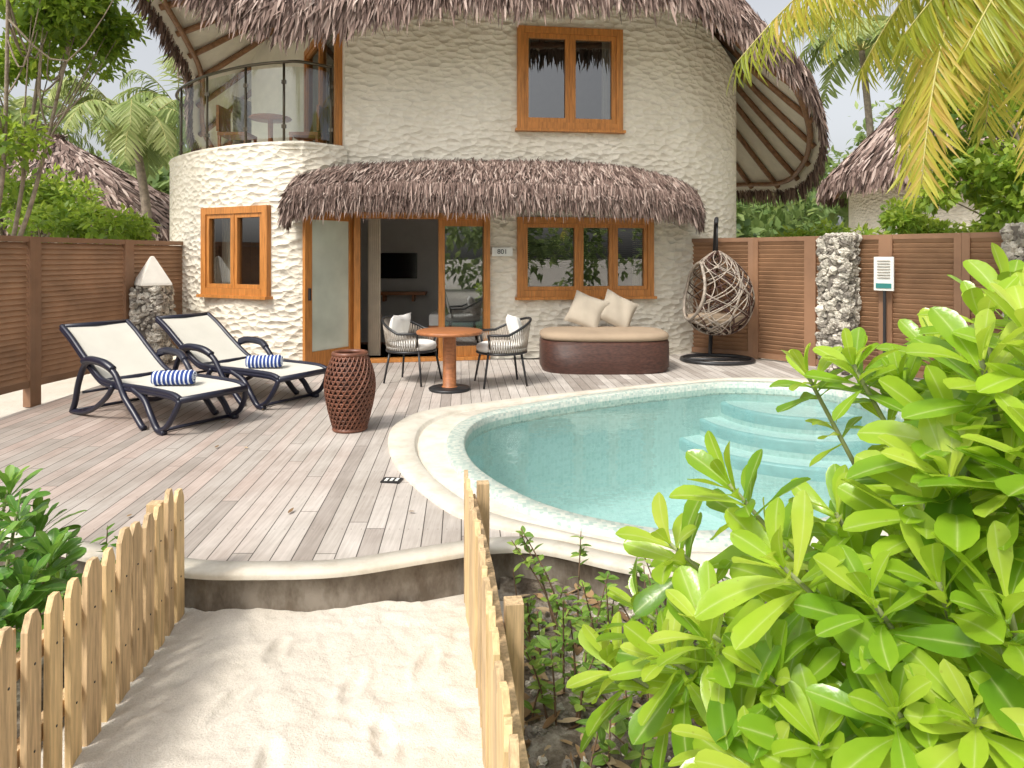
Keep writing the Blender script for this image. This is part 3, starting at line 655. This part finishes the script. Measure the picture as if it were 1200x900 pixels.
# ---------------------------------------------------------------- picket fences
def picket(name,P,sp=.112,side=1,wd=.082,top=.44):
    b=B(); P=np.array(P,float); s=np.r_[0,np.cumsum(np.linalg.norm(np.diff(P,axis=0),axis=1))]
    q=np.arange(0.02,s[-1],sp)
    for i,a in enumerate(q):
        x=np.interp(a,s,P[:,0]); y=np.interp(a,s,P[:,1]); a2=min(a+.02,s[-1]); a1=a2-.04
        rz=math.atan2(np.interp(a2,s,P[:,1])-np.interp(a1,s,P[:,1]),np.interp(a2,s,P[:,0])-np.interp(a1,s,P[:,0]))+random.uniform(-.12,.12)
        h=top+random.uniform(-.02,.025); lean=random.uniform(-.03,.03); w=wd*random.uniform(.82,1.05); t=.02
        R=Matrix.Rotation(rz,3,'Z')@Matrix.Rotation(lean,3,'Y'); z0=-.28; pts=[(-w/2,z0),(w/2,z0),(w/2,h-.045),(w*.2,h),(-w*.2,h),(-w/2,h-.045)]
        V=[Vector((x,y,0))+R@Vector((u,e,v)) for e in(-t/2,t/2) for u,v in pts]
        Fc=[(0,1,2,3,4,5),(11,10,9,8,7,6)]+[(k,6+k,6+(k+1)%6,(k+1)%6) for k in range(6)]
        b.add(V,Fc,random.choice([M_pine,M_pine,M_pine2]),False)
        for z in (.02,.28):
            q_=Vector((x,y,0))+R@Vector((0,-t/2-.001,z)); b.box(q_,(.007,.003,.007),M_black,rz)
    for z in (.02,.28):
        for k in range(len(P)-1):
            p0=P[k];p1=P[k+1]; d=(p1-p0); l=np.linalg.norm(d); d/=l; n=np.array([-d[1],d[0]])*.034*side; c=(p0+p1)/2+n
            b.box((c[0],c[1],z),(l,.035,.055),M_pine2,math.atan2(d[1],d[0]))
    for a in (0.05,s[-1]*.5,s[-1]-.05):
        x=np.interp(a,s,P[:,0]);y=np.interp(a,s,P[:,1]); d=nrm(P[-1]-P[0]); x+=-d[1]*.085*side; y+=d[0]*.085*side
        b.box((x,y,.02),(.06,.06,.72),M_pine2,math.atan2(d[1],d[0]))
    b.build(name,bevel=.002)
picket('picket_fence',[(-1.36,.9),(-1.42,1.8),(-1.47,2.5),(-1.54,3.16)],side=1)
picket('picket_fence',[(.06,1.0),(-.035,1.8),(-.12,2.6),(-.235,3.42)],side=-1)
# ---------------------------------------------------------------- furniture
def pillow(b,c,w,h,t,rz,tilt,mat,n=14,roll=0):
    R=Matrix.Rotation(rz,3,'Z')@Matrix.Rotation(tilt,3,'X')@Matrix.Rotation(roll,3,'Y'); V=[];Fc=[]
    for sgn in (-1,1):
        o=len(V)
        for i in range(n+1):
            for j in range(n+1):
                u=-1+2*i/n; v=-1+2*j/n; th=t/2*((1-u**4)*(1-v**4))**.45; pin=1-.08*(1-(u*u)*(v*v))
                V.append(Vector(c)+R@Vector((u*w/2*pin,sgn*th+.006*math.sin(7*u+3*v),v*h/2*pin)))
        for i in range(n):
            for j in range(n):
                a=o+i*(n+1)+j; q=(a,a+1,a+n+2,a+n+1); Fc.append(q if sgn>0 else q[::-1])
    b.add(V,Fc,mat)
def lounger(name,loc,rz):
    b=B(); W=.30
    prof=cat([(-.98,0,.80),(-.80,0,.70),(-.55,0,.53),(-.30,0,.375),(-.15,0,.335),(.1,0,.33),(.5,0,.335),(.85,0,.33),(.97,0,.30)],False,6)
    b.loft([[(p[0],-W,p[2]+.012) for p in prof],[(p[0],0,p[2]-.004) for p in prof],[(p[0],W,p[2]+.012) for p in prof]],M_sling,closed=False)
    b.loft([[(p[0],-W,p[2]-.008) for p in prof],[(p[0],0,p[2]-.02) for p in prof],[(p[0],W,p[2]-.008) for p in prof]],M_sling,closed=False)
    for sy in (-1,1):
        y=sy*(W+.015)
        for off_ in (-.014,.012): b.tube([(p[0],y,p[2]+off_) for p in prof],.025,M_navy,8)
        y2=sy*(W+.045)
        arm=cat([(-.72,y2,.015),(-.66,y2,.12),(-.60,y2,.30),(-.50,y2,.46),(-.34,y2+sy*.02,.525),(-.12,y2+sy*.02,.515),(.02,y2,.45),(.12,y2,.34),(.20,y2,.24),(.34,y2,.13),(.46,y2,.03),(.50,y2,.015)],False,5)
        b.tube(arm,.028,M_navy,8)
        pad=cat([(-.46,y2+sy*.02,.515),(-.34,y2+sy*.02,.54),(-.12,y2+sy*.02,.53),(.0,y2,.475)],False,5)
        b.tube(pad,.036,M_navy,8)
        b.tube(cat([(-.72,y2,.018),(-.5,y2,.035),(-.3,y2,.10),(-.1,y2,.22),(0,y2,.33)],False,5),.024,M_navy,8)
        b.tube(cat([(.28,y2-sy*.02,.33),(.46,y2-sy*.02,.26),(.60,y2,.14),(.70,y2,.03),(.80,y2,.015)],False,5),.028,M_navy,8)
        b.tube(cat([(.97,y2-sy*.03,.30),(.93,y2-sy*.01,.20),(.84,y2,.08),(.72,y2,.018)],False,5),.024,M_navy,8)
    for x,z in ((-.98,.80),(-.22,.34),(.97,.30)): b.tube([(x,-W-.02,z),(x,W+.02,z)],.029,M_navy,8)
    for x,z in ((-.72,.02),(.72,.02)): b.tube([(x,-W-.04,z),(x,W+.04,z)],.016,M_navy,8)
    b.tube([(-.62,-W,.2),(-.62,W,.2)],.014,M_navy,6)
    b.build(name,loc=loc,rz=rz)
A=math.atan2(-.53,.85)
lounger('sun_lounger',(-3.40,6.42,.004),A); lounger('sun_lounger',(-2.93,7.35,.004),A+.03)
def towel(loc,rz):
    b=B(); R=.07
    Ls=[]
    for i in range(15):
        x=-.17+.34*i/14; rr=R*(1 if 0<i<14 else .9)
        Ls.append([(x+.004*math.sin(3*a_),rr*math.cos(a_)*(1.12),rr*math.sin(a_)*.92+.004*math.sin(5*x*20)) for a_ in [2*math.pi*q/24 for q in range(24)]])
    b.loft(Ls,M_towel,True,True)
    for e in (-1,1):
        sp=[(e*.172,(.062-.0022*q)*math.cos(q*.55),(.058-.0022*q)*math.sin(q*.55)) for q in range(26)]
        b.tube(sp,.006,M_towel,5)
    b.build('rolled_towel',loc=loc,rz=rz)
towel((-3.03,6.12,.41),.15); towel((-2.56,7.06,.41),.15)
b=B(); c=(-1.40,5.9,.004)
bp=cat([(.13,0,0),(.155,0,.08),(.195,0,.25),(.21,0,.38),(.195,0,.5),(.16,0,.6),(.135,0,.66)],False,5)
b.lathe([(p[0]-.014,p[2]) for p in bp],c,M_rattand,32)
def prof_r(z): return np.interp(z,bp[:,2],bp[:,0])
for s_ in (-1,1):
    for k in range(26):
        zz=np.linspace(0,.66,26); a=s_*zz*3.2+2*math.pi*k/26
        b.tube(np.stack([c[0]+(prof_r(zz)+s_*.003)*np.cos(a),c[1]+(prof_r(zz)+s_*.003)*np.sin(a),c[2]+zz],1),.0075,M_rattan,5)
for z in np.linspace(.03,.63,17):
    a=np.linspace(0,2*np.pi,32,endpoint=False); b.tube(np.stack([c[0]+(prof_r(z))*np.cos(a),c[1]+prof_r(z)*np.sin(a),np.full(32,c[2]+z)],1),.007,M_rattan,5,closed=True)
for z,rr in ((.012,.018),(.655,.02)):
    a=np.linspace(0,2*np.pi,32,endpoint=False); r_=prof_r(z); b.tube(np.stack([c[0]+r_*np.cos(a),c[1]+r_*np.sin(a),np.full(32,c[2]+z)],1),rr,M_rattan,8,closed=True)
b.lathe([(.12,.64),(.01,.63)],c,M_rattand,24)
b.build('rattan_floor_lantern')
b=B(); b.lathe([(.01,.665),(.36,.665),(.372,.655),(.372,.635),(.36,.625),(.08,.622),(.075,.60),(.075,.045),(.09,.034)],(-.70,7.65,.004),M_table,48)
b.lathe([(.23,.0),(.235,.02),(.22,.03),(.01,.034)],(-.70,7.65,.003),M_black,36); b.build('round_table')
def chair(name,loc,rz):
    b=B()
    for x,y in ((.24,.24),(.24,-.24),(-.22,.2),(-.22,-.2)):
        b.tube([(x*.85,y*.85,.40),(x*1.12,y*1.1,.0)],[.015,.012],M_black,8)
    a=np.linspace(0,2*np.pi,40,endpoint=False)
    ring_=lambda r,z,sx=1: np.stack([r*sx*np.cos(a),r*np.sin(a),np.full(40,z)],1)
    b.tube(ring_(.29,.38),.014,M_black,8,closed=True)
    b.lathe([(.01,.385),(.27,.385),(.29,.40),(.30,.43),(.29,.465),(.25,.48),(.01,.485)],(0,0,0),M_white,36)
    ang=np.linspace(math.radians(50),math.radians(310),40)
    hz=.60+.16*np.clip(-np.cos(ang),0,1)
    rr=.34
    top=np.stack([rr*np.cos(ang),rr*np.sin(ang),hz],1)
    top=np.vstack([[.27*math.cos(ang[0]),.27*math.sin(ang[0]),.38],[.31*math.cos(ang[0]),.31*math.sin(ang[0]),.52],top,[.31*math.cos(ang[-1]),.31*math.sin(ang[-1]),.52],[.27*math.cos(ang[-1]),.27*math.sin(ang[-1]),.38]])
    b.tube(top,.015,M_black,8)
    for k in np.linspace(0,39,50):
        g=np.interp(k,range(40),ang); h_=np.interp(k,range(40),hz)
        for dlt in (-.09,.09):
            b.tube([(rr*math.cos(g),rr*math.sin(g),h_),(.29*math.cos(g+dlt),.29*math.sin(g+dlt),.385)],.0045,M_cane,4)
    pillow(b,(-.17,0,.62),.42,.38,.13,math.pi/2,.28,M_white)
    b.build(name,loc=loc,rz=rz)
chair('rope_armchair',(-1.20,8.15,.004),-.35); chair('rope_armchair',(-.12,8.0,.004),math.pi+.25)
b=B(); c=np.array([1.22,9.15]); 
def sq(a,bx,by,e=3.2): 
    return np.stack([c[0]+bx*np.sign(np.cos(a))*abs(np.cos(a))**(2/e),c[1]+by*np.sign(np.sin(a))*abs(np.sin(a))**(2/e)],1)
a=np.linspace(0,2*np.pi,80,endpoint=False)
def lp(ins,z): q=sq(a,.85-ins,.55-ins); return [(p[0],p[1],z) for p in q]
b.loft([lp(.03,0),lp(.03,.01),lp(.0,.06),lp(0,.37),lp(.01,.40),lp(.04,.41),lp(.2,.41)],M_wicker,cap1=True)
b.loft([lp(.05,.41),lp(.015,.42),lp(.0,.45),lp(.01,.485),lp(.05,.51),lp(.2,.518),lp(.45,.52)],M_tan,cap1=True)
b.build('wicker_daybed')
b=B(); pillow(b,(1.04,9.55,.73),.50,.48,.16,-.25,-.35,M_beige,roll=.35); b.build('throw_pillow')
b=B(); pillow(b,(1.48,9.58,.73),.50,.48,.16,.2,-.35,M_beige,roll=.5); b.build('throw_pillow')
b=B(); c=np.array([2.93,9.75]); 
a=np.linspace(0,2*np.pi,48,endpoint=False)
b.tube(np.stack([c[0]+.5*np.cos(a),c[1]+.42*np.sin(a),np.full(48,.025)],1),.028,M_black,8,closed=True)
b.tube([(c[0]-.5,c[1],.025),(c[0]+.5,c[1],.025)],.02,M_black,8)
b.tube(cat([(c[0]+.02,c[1]+.42,.03),(c[0]+.10,c[1]+.62,.5),(c[0]+.14,c[1]+.66,1.2),(c[0]+.12,c[1]+.5,1.75),(c[0]+.06,c[1]+.25,2.0),(c[0],c[1]+.03,2.03),(c[0]-.03,c[1]-.05,1.96)],False,8),.030,M_black,10)
b.tube([(c[0],c[1],1.96),(c[0],c[1],1.56)],.014,M_black,6)
ez=cat([(.03,0,.0),(.22,0,.03),(.40,0,.17),(.49,0,.40),(.49,0,.62),(.40,0,.86),(.24,0,1.04),(.10,0,1.15),(.03,0,1.19)],False,6)
sarc=np.r_[0,np.cumsum(np.linalg.norm(np.diff(ez,axis=0),axis=1))]
opa=math.radians(185)
def egg(u,g):
    r=np.interp(u*sarc[-1],sarc,ez[:,0]); z=np.interp(u*sarc[-1],sarc,ez[:,2]); return np.stack([c[0]+r*np.cos(g),c[1]+r*np.sin(g),.38+z],-1)
def inop(u,g): 
    dg=(g-opa+math.pi)%(2*math.pi)-math.pi; return (dg/.85)**2+((u-.56)/.27)**2<1
for s_ in (-1,1):
    for tw_ in (2.3,4.6):
        for k in range(16):
            u=np.linspace(0,1,46); g=s_*u*tw_+2*math.pi*k/16+.4*np.sin(u*9+k)+tw_
            P=egg(u,g); run=[]
            for i in range(46):
                if inop(u[i],g[i]):
                    if len(run)>2: b.tube(run,.009,random.choice([M_cane,M_cane,M_rattand]),5)
                    run=[]
                else: run.append(P[i])
            if len(run)>2: b.tube(run,.009,random.choice([M_cane,M_cane,M_rattand]),5)
q=np.linspace(0,2*np.pi,40,endpoint=False); b.tube(egg(.56+.27*np.sin(q),opa+.85*np.cos(q)),.022,M_cane,8,closed=True)
b.lathe([(.01,.53),(.36,.54),(.42,.60),(.40,.66),(.01,.68)],(c[0],c[1],0),M_tan,24)
b.build('hanging_egg_chair')
b=B(); b.box((-.80,4.55,.006),(.13,.10,.006),M_black,-.15)
for k in range(3): b.box((-.835+k*.035,4.552,.0105),(.02,.05,.002),M_sign,-.15)
b.build('depth_marker_tile')
# ---------------------------------------------------------------- vegetation
def rosette(H,Ax,n,L,W,spread=1.25):
    Ax=nrm(np.array(Ax,float)); r=nrm(np.cross(Ax,[.3,.9,.1])); q=np.cross(Ax,r); i=np.arange(n); f=(i+.5)/n
    g=i*2.399+random.uniform(0,6.3)+rng.normal(0,.25,n); ti=.22+spread*f+rng.normal(0,.16,n)
    rad=r*np.cos(g)[:,None]+q*np.sin(g)[:,None]
    D=Ax*np.cos(ti)[:,None]+rad*np.sin(ti)[:,None]; N=Ax*np.sin(ti)[:,None]-rad*np.cos(ti)[:,None]
    N=N+np.cross(D,N)*rng.normal(0,.3,(n,1))
    P=np.array(H)-Ax*(f*L*.6)[:,None]; l=L*(.5+.55*np.sqrt(f))*rng.uniform(.8,1.15,n)
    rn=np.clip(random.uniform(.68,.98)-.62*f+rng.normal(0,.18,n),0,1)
    return blades(P,D,N,l,l*W*rng.uniform(.8,1.1,n),LEAF,rng.uniform(.05,.4,n),.28,3,rn,wavy=.035)
def shrub(name,heads,base,mat,stemmat,L,W=.40,nl=15,pull=.45):
    p=empty(name); parts=[]; b=B()
    for H in heads:
        k=H[3] if len(H)>3 else 1.0; H=np.array(H[:3]); bs=np.array(base)+np.array([random.gauss(0,.12),random.gauss(0,.12),0])
        bs[0]+=(H[0]-bs[0])*pull; bs[1]+=(H[1]-bs[1])*pull; bs[2]=-.2
        m=(bs+H)/2+np.array([(bs[0]-H[0])*.12,(bs[1]-H[1])*.12,-.02]); C=cat([bs,m,H],False,8)
        b.tube(C,np.linspace(.011,.005,len(C)),stemmat,6)
        ax=nrm(nrm(C[-1]-C[-3])*.6+np.array([random.gauss(-.08,.16),random.gauss(-.05,.12),.55])); parts.append(rosette(H,ax,nl+random.randint(-3,4),L*random.uniform(.8,1.15)*k,W))
        parts.append(rosette(C[-3],ax,6,L*.85*k,W,1.6))
        if random.random()<.6: parts.append(rosette(C[-6],ax,6,L*.8*k,W,1.6))
    foliage('leaves',parts,mat,p); b.build('stems',p)
heads=[]
for h_ in [(855,555,1.55),(915,650,1.35),(785,625,1.8),(1000,415,1.7,.8),(1055,440,1.7,.8),(945,425,1.8,.7),(1120,490,1.3),(1150,410,1.25),(1205,375,1.2),(1085,580,1.3),(1180,530,1.2),
 (900,780,1.35),(1020,690,1.2),(1100,670,1.2),(825,725,1.5),(1180,690,1.1),(960,860,1.25),(1050,820,1.15),(1140,830,1.1),(850,860,1.4),(780,760,1.65),(1000,650,1.5),(1130,610,1.4),(950,720,1.5),(1060,740,1.35),(1000,790,1.35),(1190,480,1.4),(1120,440,1.65),(1180,780,1.2),(940,640,1.8),(1080,540,1.6),(1220,620,1.2),(1090,900,1.15),(1000,930,1.2),(750,700,1.9),(1150,360,1.5),(1230,520,1.1),(880,720,1.7),(1210,860,1.1),(1060,660,1.7),(1150,560,1.7),(1095,395,1.75,.8),(1205,345,1.5),(1040,600,1.75),(1180,335,1.7,.9),(900,900,1.3),(820,800,1.7),(880,830,1.6),(1225,440,1.2),(1200,420,1.5),(1110,545,1.25),(980,590,1.5),(720,770,2.0)]:
    q=pt(h_[0],h_[1]+12,h_[2]); heads.append((*q,h_[3] if len(h_)>3 else 1.0))
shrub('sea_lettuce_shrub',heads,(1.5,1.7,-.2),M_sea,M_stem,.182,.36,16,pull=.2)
heads=[(random.uniform(2.0,3.2),random.uniform(1.9,2.8),random.uniform(.1,.8)) for _ in range(22)]
shrub('sea_lettuce_shrub',heads,(2.5,2.4,-.2),M_sea,M_stem,.16,.38,13)
heads=[pt(px,py,Y) for px,py,Y in [(20,600,2.75),(60,650,2.7),(-10,640,2.5),(30,680,2.5),(-40,580,2.9),(65,690,2.8),(10,720,2.4),(-60,680,2.4),(45,610,3.1),(-30,740,2.3),(10,570,3.0)]]
shrub('sea_lettuce_shrub',heads,(-2.1,2.7,-.2),M_dkshrub,M_stem,.17,.38,16)
def sprigs(name,base,n,hmin,hmax,L,mat,lp=12):
    p=empty(name); b=B(); parts=[]
    for _ in range(n):
        x,y=base(); h=random.uniform(hmin,hmax); dx,dy=random.gauss(0,.25)*h,random.gauss(0,.2)*h
        C=cat([(x,y,-.19),(x+dx*.4,y+dy*.4,-.19+h*.55),(x+dx,y+dy,-.19+h)],False,6); b.tube(C,np.linspace(.005,.002,len(C)),M_twig,4)
        m=int(lp*h/.4)+4; k=rng.uniform(.25,1,m); idx=(k*(len(C)-1)).astype(int); a_=rng.uniform(0,6.3,m)
        D=np.stack([np.cos(a_),np.sin(a_),rng.uniform(0,.9,m)],1); N=np.stack([rng.normal(0,.3,m),rng.normal(0,.3,m)-.2,np.ones(m)],1)
        parts.append(blades(C[idx],D,N,rng.uniform(.6,1.1,m)*L,rng.uniform(.35,.5,m)*L,OVAL,rng.uniform(0,.3,m),.2))
    foliage('leaves',parts,mat,p); b.build('stems',p)
M_sprig=leafmat('sprig_leaf',[(0,(.08,.18,.025)),(.5,(.18,.33,.05)),(1,(.38,.50,.10))],.4,.4,rib=(.4,.55,.2))
sprigs('low_garden_plants',lambda:(random.uniform(.0,1.2),random.uniform(2.4,3.1)),80,.15,.5,.055,M_sprig,16)
sprigs('low_garden_plants',lambda:(random.uniform(.15,1.0),random.uniform(1.8,2.5)),20,.10,.34,.07,M_sprig,13)
sprigs('low_garden_plants',lambda:(random.uniform(-3.6,-1.75),random.uniform(2.2,3.3)),50,.2,.5,.07,M_dkshrub,16)
def crown(parts,c,r,n,L,clumps=14,cols=2):
    cc=nrm(rng.normal(0,1,(clumps,3)))*rng.uniform(.35,1,(clumps,1))*np.array(r)+np.array(c); k=rng.integers(0,clumps,n)
    rad=np.mean(r)*.38*rng.uniform(.6,1.3,clumps)[k][:,None]; d=nrm(rng.normal(0,1,(n,3)))*rng.random((n,1))**.4
    P=cc[k]+d*rad*np.array([1,1,.7]); D=d*.6+rng.normal(0,.6,(n,3))+np.array([0,0,-.15]); N=rng.normal(0,.5,(n,3))+np.array([0,0,1])
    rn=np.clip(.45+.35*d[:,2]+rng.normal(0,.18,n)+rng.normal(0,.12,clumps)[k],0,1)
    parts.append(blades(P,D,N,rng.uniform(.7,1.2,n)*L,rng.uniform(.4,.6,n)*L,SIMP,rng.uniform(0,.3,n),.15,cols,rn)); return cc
def tree(name,base,crowns,n,L,mat,tr=.12):
    p=empty(name); parts=[]; b=B(); base=np.array(base,float)
    for c,r in crowns:
        cc=crown(parts,c,r,n,L); c=np.array(c); fork=base+(c-base)*.45+np.array([.15,0,.2])
        b.tube(cat([base,(base+fork)/2+np.array([random.gauss(0,.1),0,0]),fork,c],False,6),np.linspace(tr,tr*.35,19),M_bark,8)
        for q in cc[:8]: b.tube(cat([fork+(c-fork)*random.uniform(.1,.8),(fork+q)/2+np.array([0,0,.15]),q],False,4),np.linspace(tr*.35,tr*.08,9),M_bark,5)
    foliage('leaves',parts,mat,p); b.build('trunk_and_limbs',p)
tree('broadleaf_tree',(-7.5,9.6,-.2),[(pt(50,50,10),(1.3,1.3,1.0)),(pt(-40,130,9.5),(1.2,1.2,1.1)),(pt(10,-60,9),(1.6,1.5,1.0)),(pt(90,10,10),(.9,.9,.5))],2600,.14,M_tree,.05)
tree('broadleaf_tree',(-9.0,12,-.2),[(pt(50,235,12.5),(1.3,1.2,.5)),(pt(-10,200,12),(1.2,1.2,.9)),(pt(100,262,11.6),(1.0,1.0,.3))],2000,.14,M_tree,.06)
tree('broadleaf_tree',(9.0,11,-.2),[(pt(1180,130,10.5),(1.1,1.1,1.4)),(pt(1200,220,10),(1.2,1.0,1.0)),(pt(1240,40,11),(1.4,1.2,1.3))],2800,.16,M_tree,.08)
def hedge(name,blobs,mat,L,dens=520):
    parts=[]
    for c,r in blobs: crown(parts,c,r,int(dens*r[0]*r[2]),L,clumps=max(6,int(r[0]*r[2]*4)))
    foliage(name,parts,mat)
hedge('hedge',[((x,12.2+.2*math.sin(x*3),1.35+.25*math.sin(x*2.1)),(.9,.6,1.1)) for x in np.arange(4.4,10,.9)],M_tree,.14,2000)
hedge('hedge',[((x,11.0,1.0),(.7,.6,.9)) for x in np.arange(-9.2,-6.1,.9)],M_tree,.14,1300)
blobs=[]
for x in np.arange(-34,36,3.0):
    y=26+random.uniform(-3,5); h=random.uniform(2.6,4.6)
    if x>8: h+=2.5
    blobs.append(((x,y,h*.55),(2.6,2,h*.6)))
for x in np.arange(-44,46,5.0): blobs.append(((x,40+random.uniform(-3,5),4.5),(4,3,5)))
hedge('distant_trees',blobs,M_far,.5,190)
def frond(parts,b,P0,P1,P2,n=60,L=.6,droop=.8,W=.035,rr=.018,prof=STRAP):
    P0,P1,P2=map(lambda q:np.array(q,float),(P0,P1,P2)); t=np.linspace(0,1,24)[:,None]
    C=(1-t)**2*P0+2*t*(1-t)*P1+t*t*P2; b.tube(C,np.linspace(rr,rr*.2,24),M_stem2,6)
    u=np.tile(np.linspace(.14,1,n),2)+rng.normal(0,.003,2*n); u=np.clip(u,0,1); s=np.r_[np.ones(n),-np.ones(n)][:,None]
    Q=(1-u[:,None])**2*P0+2*u[:,None]*(1-u[:,None])*P1+u[:,None]**2*P2
    T=nrm(2*(1-u[:,None])*(P1-P0)+2*u[:,None]*(P2-P1)); S=nrm(np.cross(T,[0,0,1.0]))
    D=nrm(S*s*.75+T*.55+np.array([0,0,-1])*droop*rng.uniform(.5,1.2,(2*n,1))+rng.normal(0,.09,(2*n,3)))
    l=L*(np.sin(np.clip(u,0,1)*math.pi*.82+.35))**.7*rng.uniform(.85,1.1,2*n)
    N=np.cross(D,S*s)*1.0; N=np.where(N[:,2:3]<0,-N,N)+rng.normal(0,.2,(2*n,3))
    rn=np.clip(random.uniform(.25,.85)+rng.normal(0,.18,2*n),0,1)
    parts.append(blades(Q,D,N,l,W*rng.uniform(.8,1.1,2*n),prof,rng.uniform(.1,.4,2*n),.35,3,rn))
M_stem2=simple('frond_rachis',(.40,.36,.12),.6,.2,8)
def palm(name,base,crown_,R,nf,L,mat,W,n=40,extra=None,gen=True):
    p=empty(name); b=B(); parts=[]; base=np.array(base,float); c=np.array(crown_,float)
    mid=(base+c)/2+np.array([.3*R/3,0,0]); C=cat([base,mid,c],False,8); b.tube(C,np.linspace(.16,.10,len(C))*max(1,R/3.2),M_bark,10)
    if gen:
        for k in range(nf):
            a=2*math.pi*k/nf*1.0+random.uniform(-.2,.2); el=random.choice([1.0,.55,.1,.3]); d=np.array([math.cos(a),math.sin(a),0])
            r=R*random.uniform(.8,1.05); frond(parts,b,c,c+d*r*.55+np.array([0,0,r*(.25+.6*el)]),c+d*r*(.95-.2*el)+np.array([0,0,r*(-.45+.75*el)]),n,L,.6,W,.02*R/3)
    if extra:
        for e in extra: frond(parts,b,*e[:3],e[3],e[4],e[5],W,.02)
    foliage('fronds',parts,mat,p); b.build('trunk_and_ribs',p)
palm('palm_tree',(-10.3,19,-.2),pt(158,160,19),2.6,20,.75,M_palmfar,.07,34)
palm('palm_tree',(-9.2,28,-.2),pt(210,130,29),3.6,16,1.0,M_palmfar,.10,30)
palm('palm_tree',(-19,27,-.2),pt(20,150,27),3.6,16,1.0,M_palmfar,.10,30)
palm('palm_tree',(15.5,30,-.2),pt(1010,60,30),4,16,1.1,M_palmfar,.11,30)
palm('palm_tree',(3.4,-7.5,-.2),(2.2,-6.5,7.2),3.2,16,.8,M_palmfar,.07,30)
palm('palm_tree',(-3.4,-9.5,-.2),(-1.8,-9,8.0),3.2,14,.8,M_palmfar,.07,30)
cr=np.array((5.3,6.3,4.9))
ex=[(cr,pt(1080,-190,5.6),pt(862,75,5.2),95,.75,1.3),
    (cr,pt(1110,-170,5.2),pt(1080,215,4.7),130,.62,1.1),
    (cr,pt(1090,-180,5.4),pt(1062,200,5.2),120,.62,1.1),
    (cr,pt(1120,-200,5.0),pt(905,25,4.8),100,.7,1.5),
    (cr,pt(1240,-160,5.4),pt(1215,190,5.0),80,.65,.9),
    (cr,pt(1150,-220,6.4),pt(965,55,6.6),90,.75,1.3),
    (cr,pt(1180,-170,5.6),pt(1120,100,5.2),100,.7,1.1),
    (cr,pt(1180,-140,5.9),pt(1155,150,5.7),90,.7,1.1),
    (cr,pt(1130,-150,5.9),pt(1010,80,5.5),95,.7,1.4),
    (cr,pt(1100,-120,6.2),pt(930,20,6.0),95,.7,1.5),
    (cr,pt(1180,-120,5.4),pt(1060,40,4.9),100,.7,1.5),
    (cr,pt(1210,-100,5.2),pt(1130,60,4.8),100,.7,1.3),
    (cr,pt(1250,-200,6.4),pt(1190,60,6.8),90,.7,1.1),
    (cr,(6.5,7.5,6.2),(8,8.5,5),70,.7,.8),(cr,(6.5,5,6.2),(8,4.0,4.6),70,.7,.8),(cr,(5.5,8,6.5),(5.5,9.6,5.2),70,.7,.8)]
palm('palm_tree',(6.4,6.5,-.2),cr,3,0,.7,M_frond,.024,60,extra=ex,gen=False)
hedge('grove_trees',[((x,-13+random.uniform(-2,2),2.0),(2.2,1.5,2.2)) for x in np.arange(-16,18,3.4)],M_far,.5,110)
# ---------------------------------------------------------------- light, world, camera
sd=Vector((-.45,-.58,.95)).normalized(); el=math.asin(sd.z); az=math.atan2(sd.x,sd.y)
L=bpy.data.lights.new('sun','SUN'); L.energy=2.6; L.angle=math.radians(8); L.color=(1,.94,.84)
lo=bpy.data.objects.new('sun',L); scene.collection.objects.link(lo); lo.rotation_euler=sd.to_track_quat('Z','Y').to_euler()
w=bpy.data.worlds.new('World'); scene.world=w; w.use_nodes=True; nt=w.node_tree; bg=nt.nodes['Background']
sky=nt.nodes.new('ShaderNodeTexSky'); sky.sky_type='NISHITA'; sky.sun_disc=False; sky.sun_elevation=el; sky.sun_rotation=az; sky.dust_density=5; sky.air_density=1.0; sky.ozone_density=1.0
hs=nt.nodes.new('ShaderNodeHueSaturation'); hs.inputs['Saturation'].default_value=.2; hs.inputs['Value'].default_value=1.5
nt.links.new(sky.outputs[0],hs.inputs['Color']); nt.links.new(hs.outputs[0],bg.inputs[0]); bg.inputs[1].default_value=.15
cam=bpy.data.cameras.new('camera'); co=bpy.data.objects.new('camera',cam); scene.collection.objects.link(co)
co.location=(0,0,EYE); co.rotation_euler=(math.pi/2,0,0); cam.lens=24; cam.sensor_width=36; cam.shift_y=-.125; cam.clip_end=1000; cam.clip_start=.05
scene.camera=co
scene.view_settings.view_transform='Standard'; scene.view_settings.look='None'; scene.view_settings.exposure=0
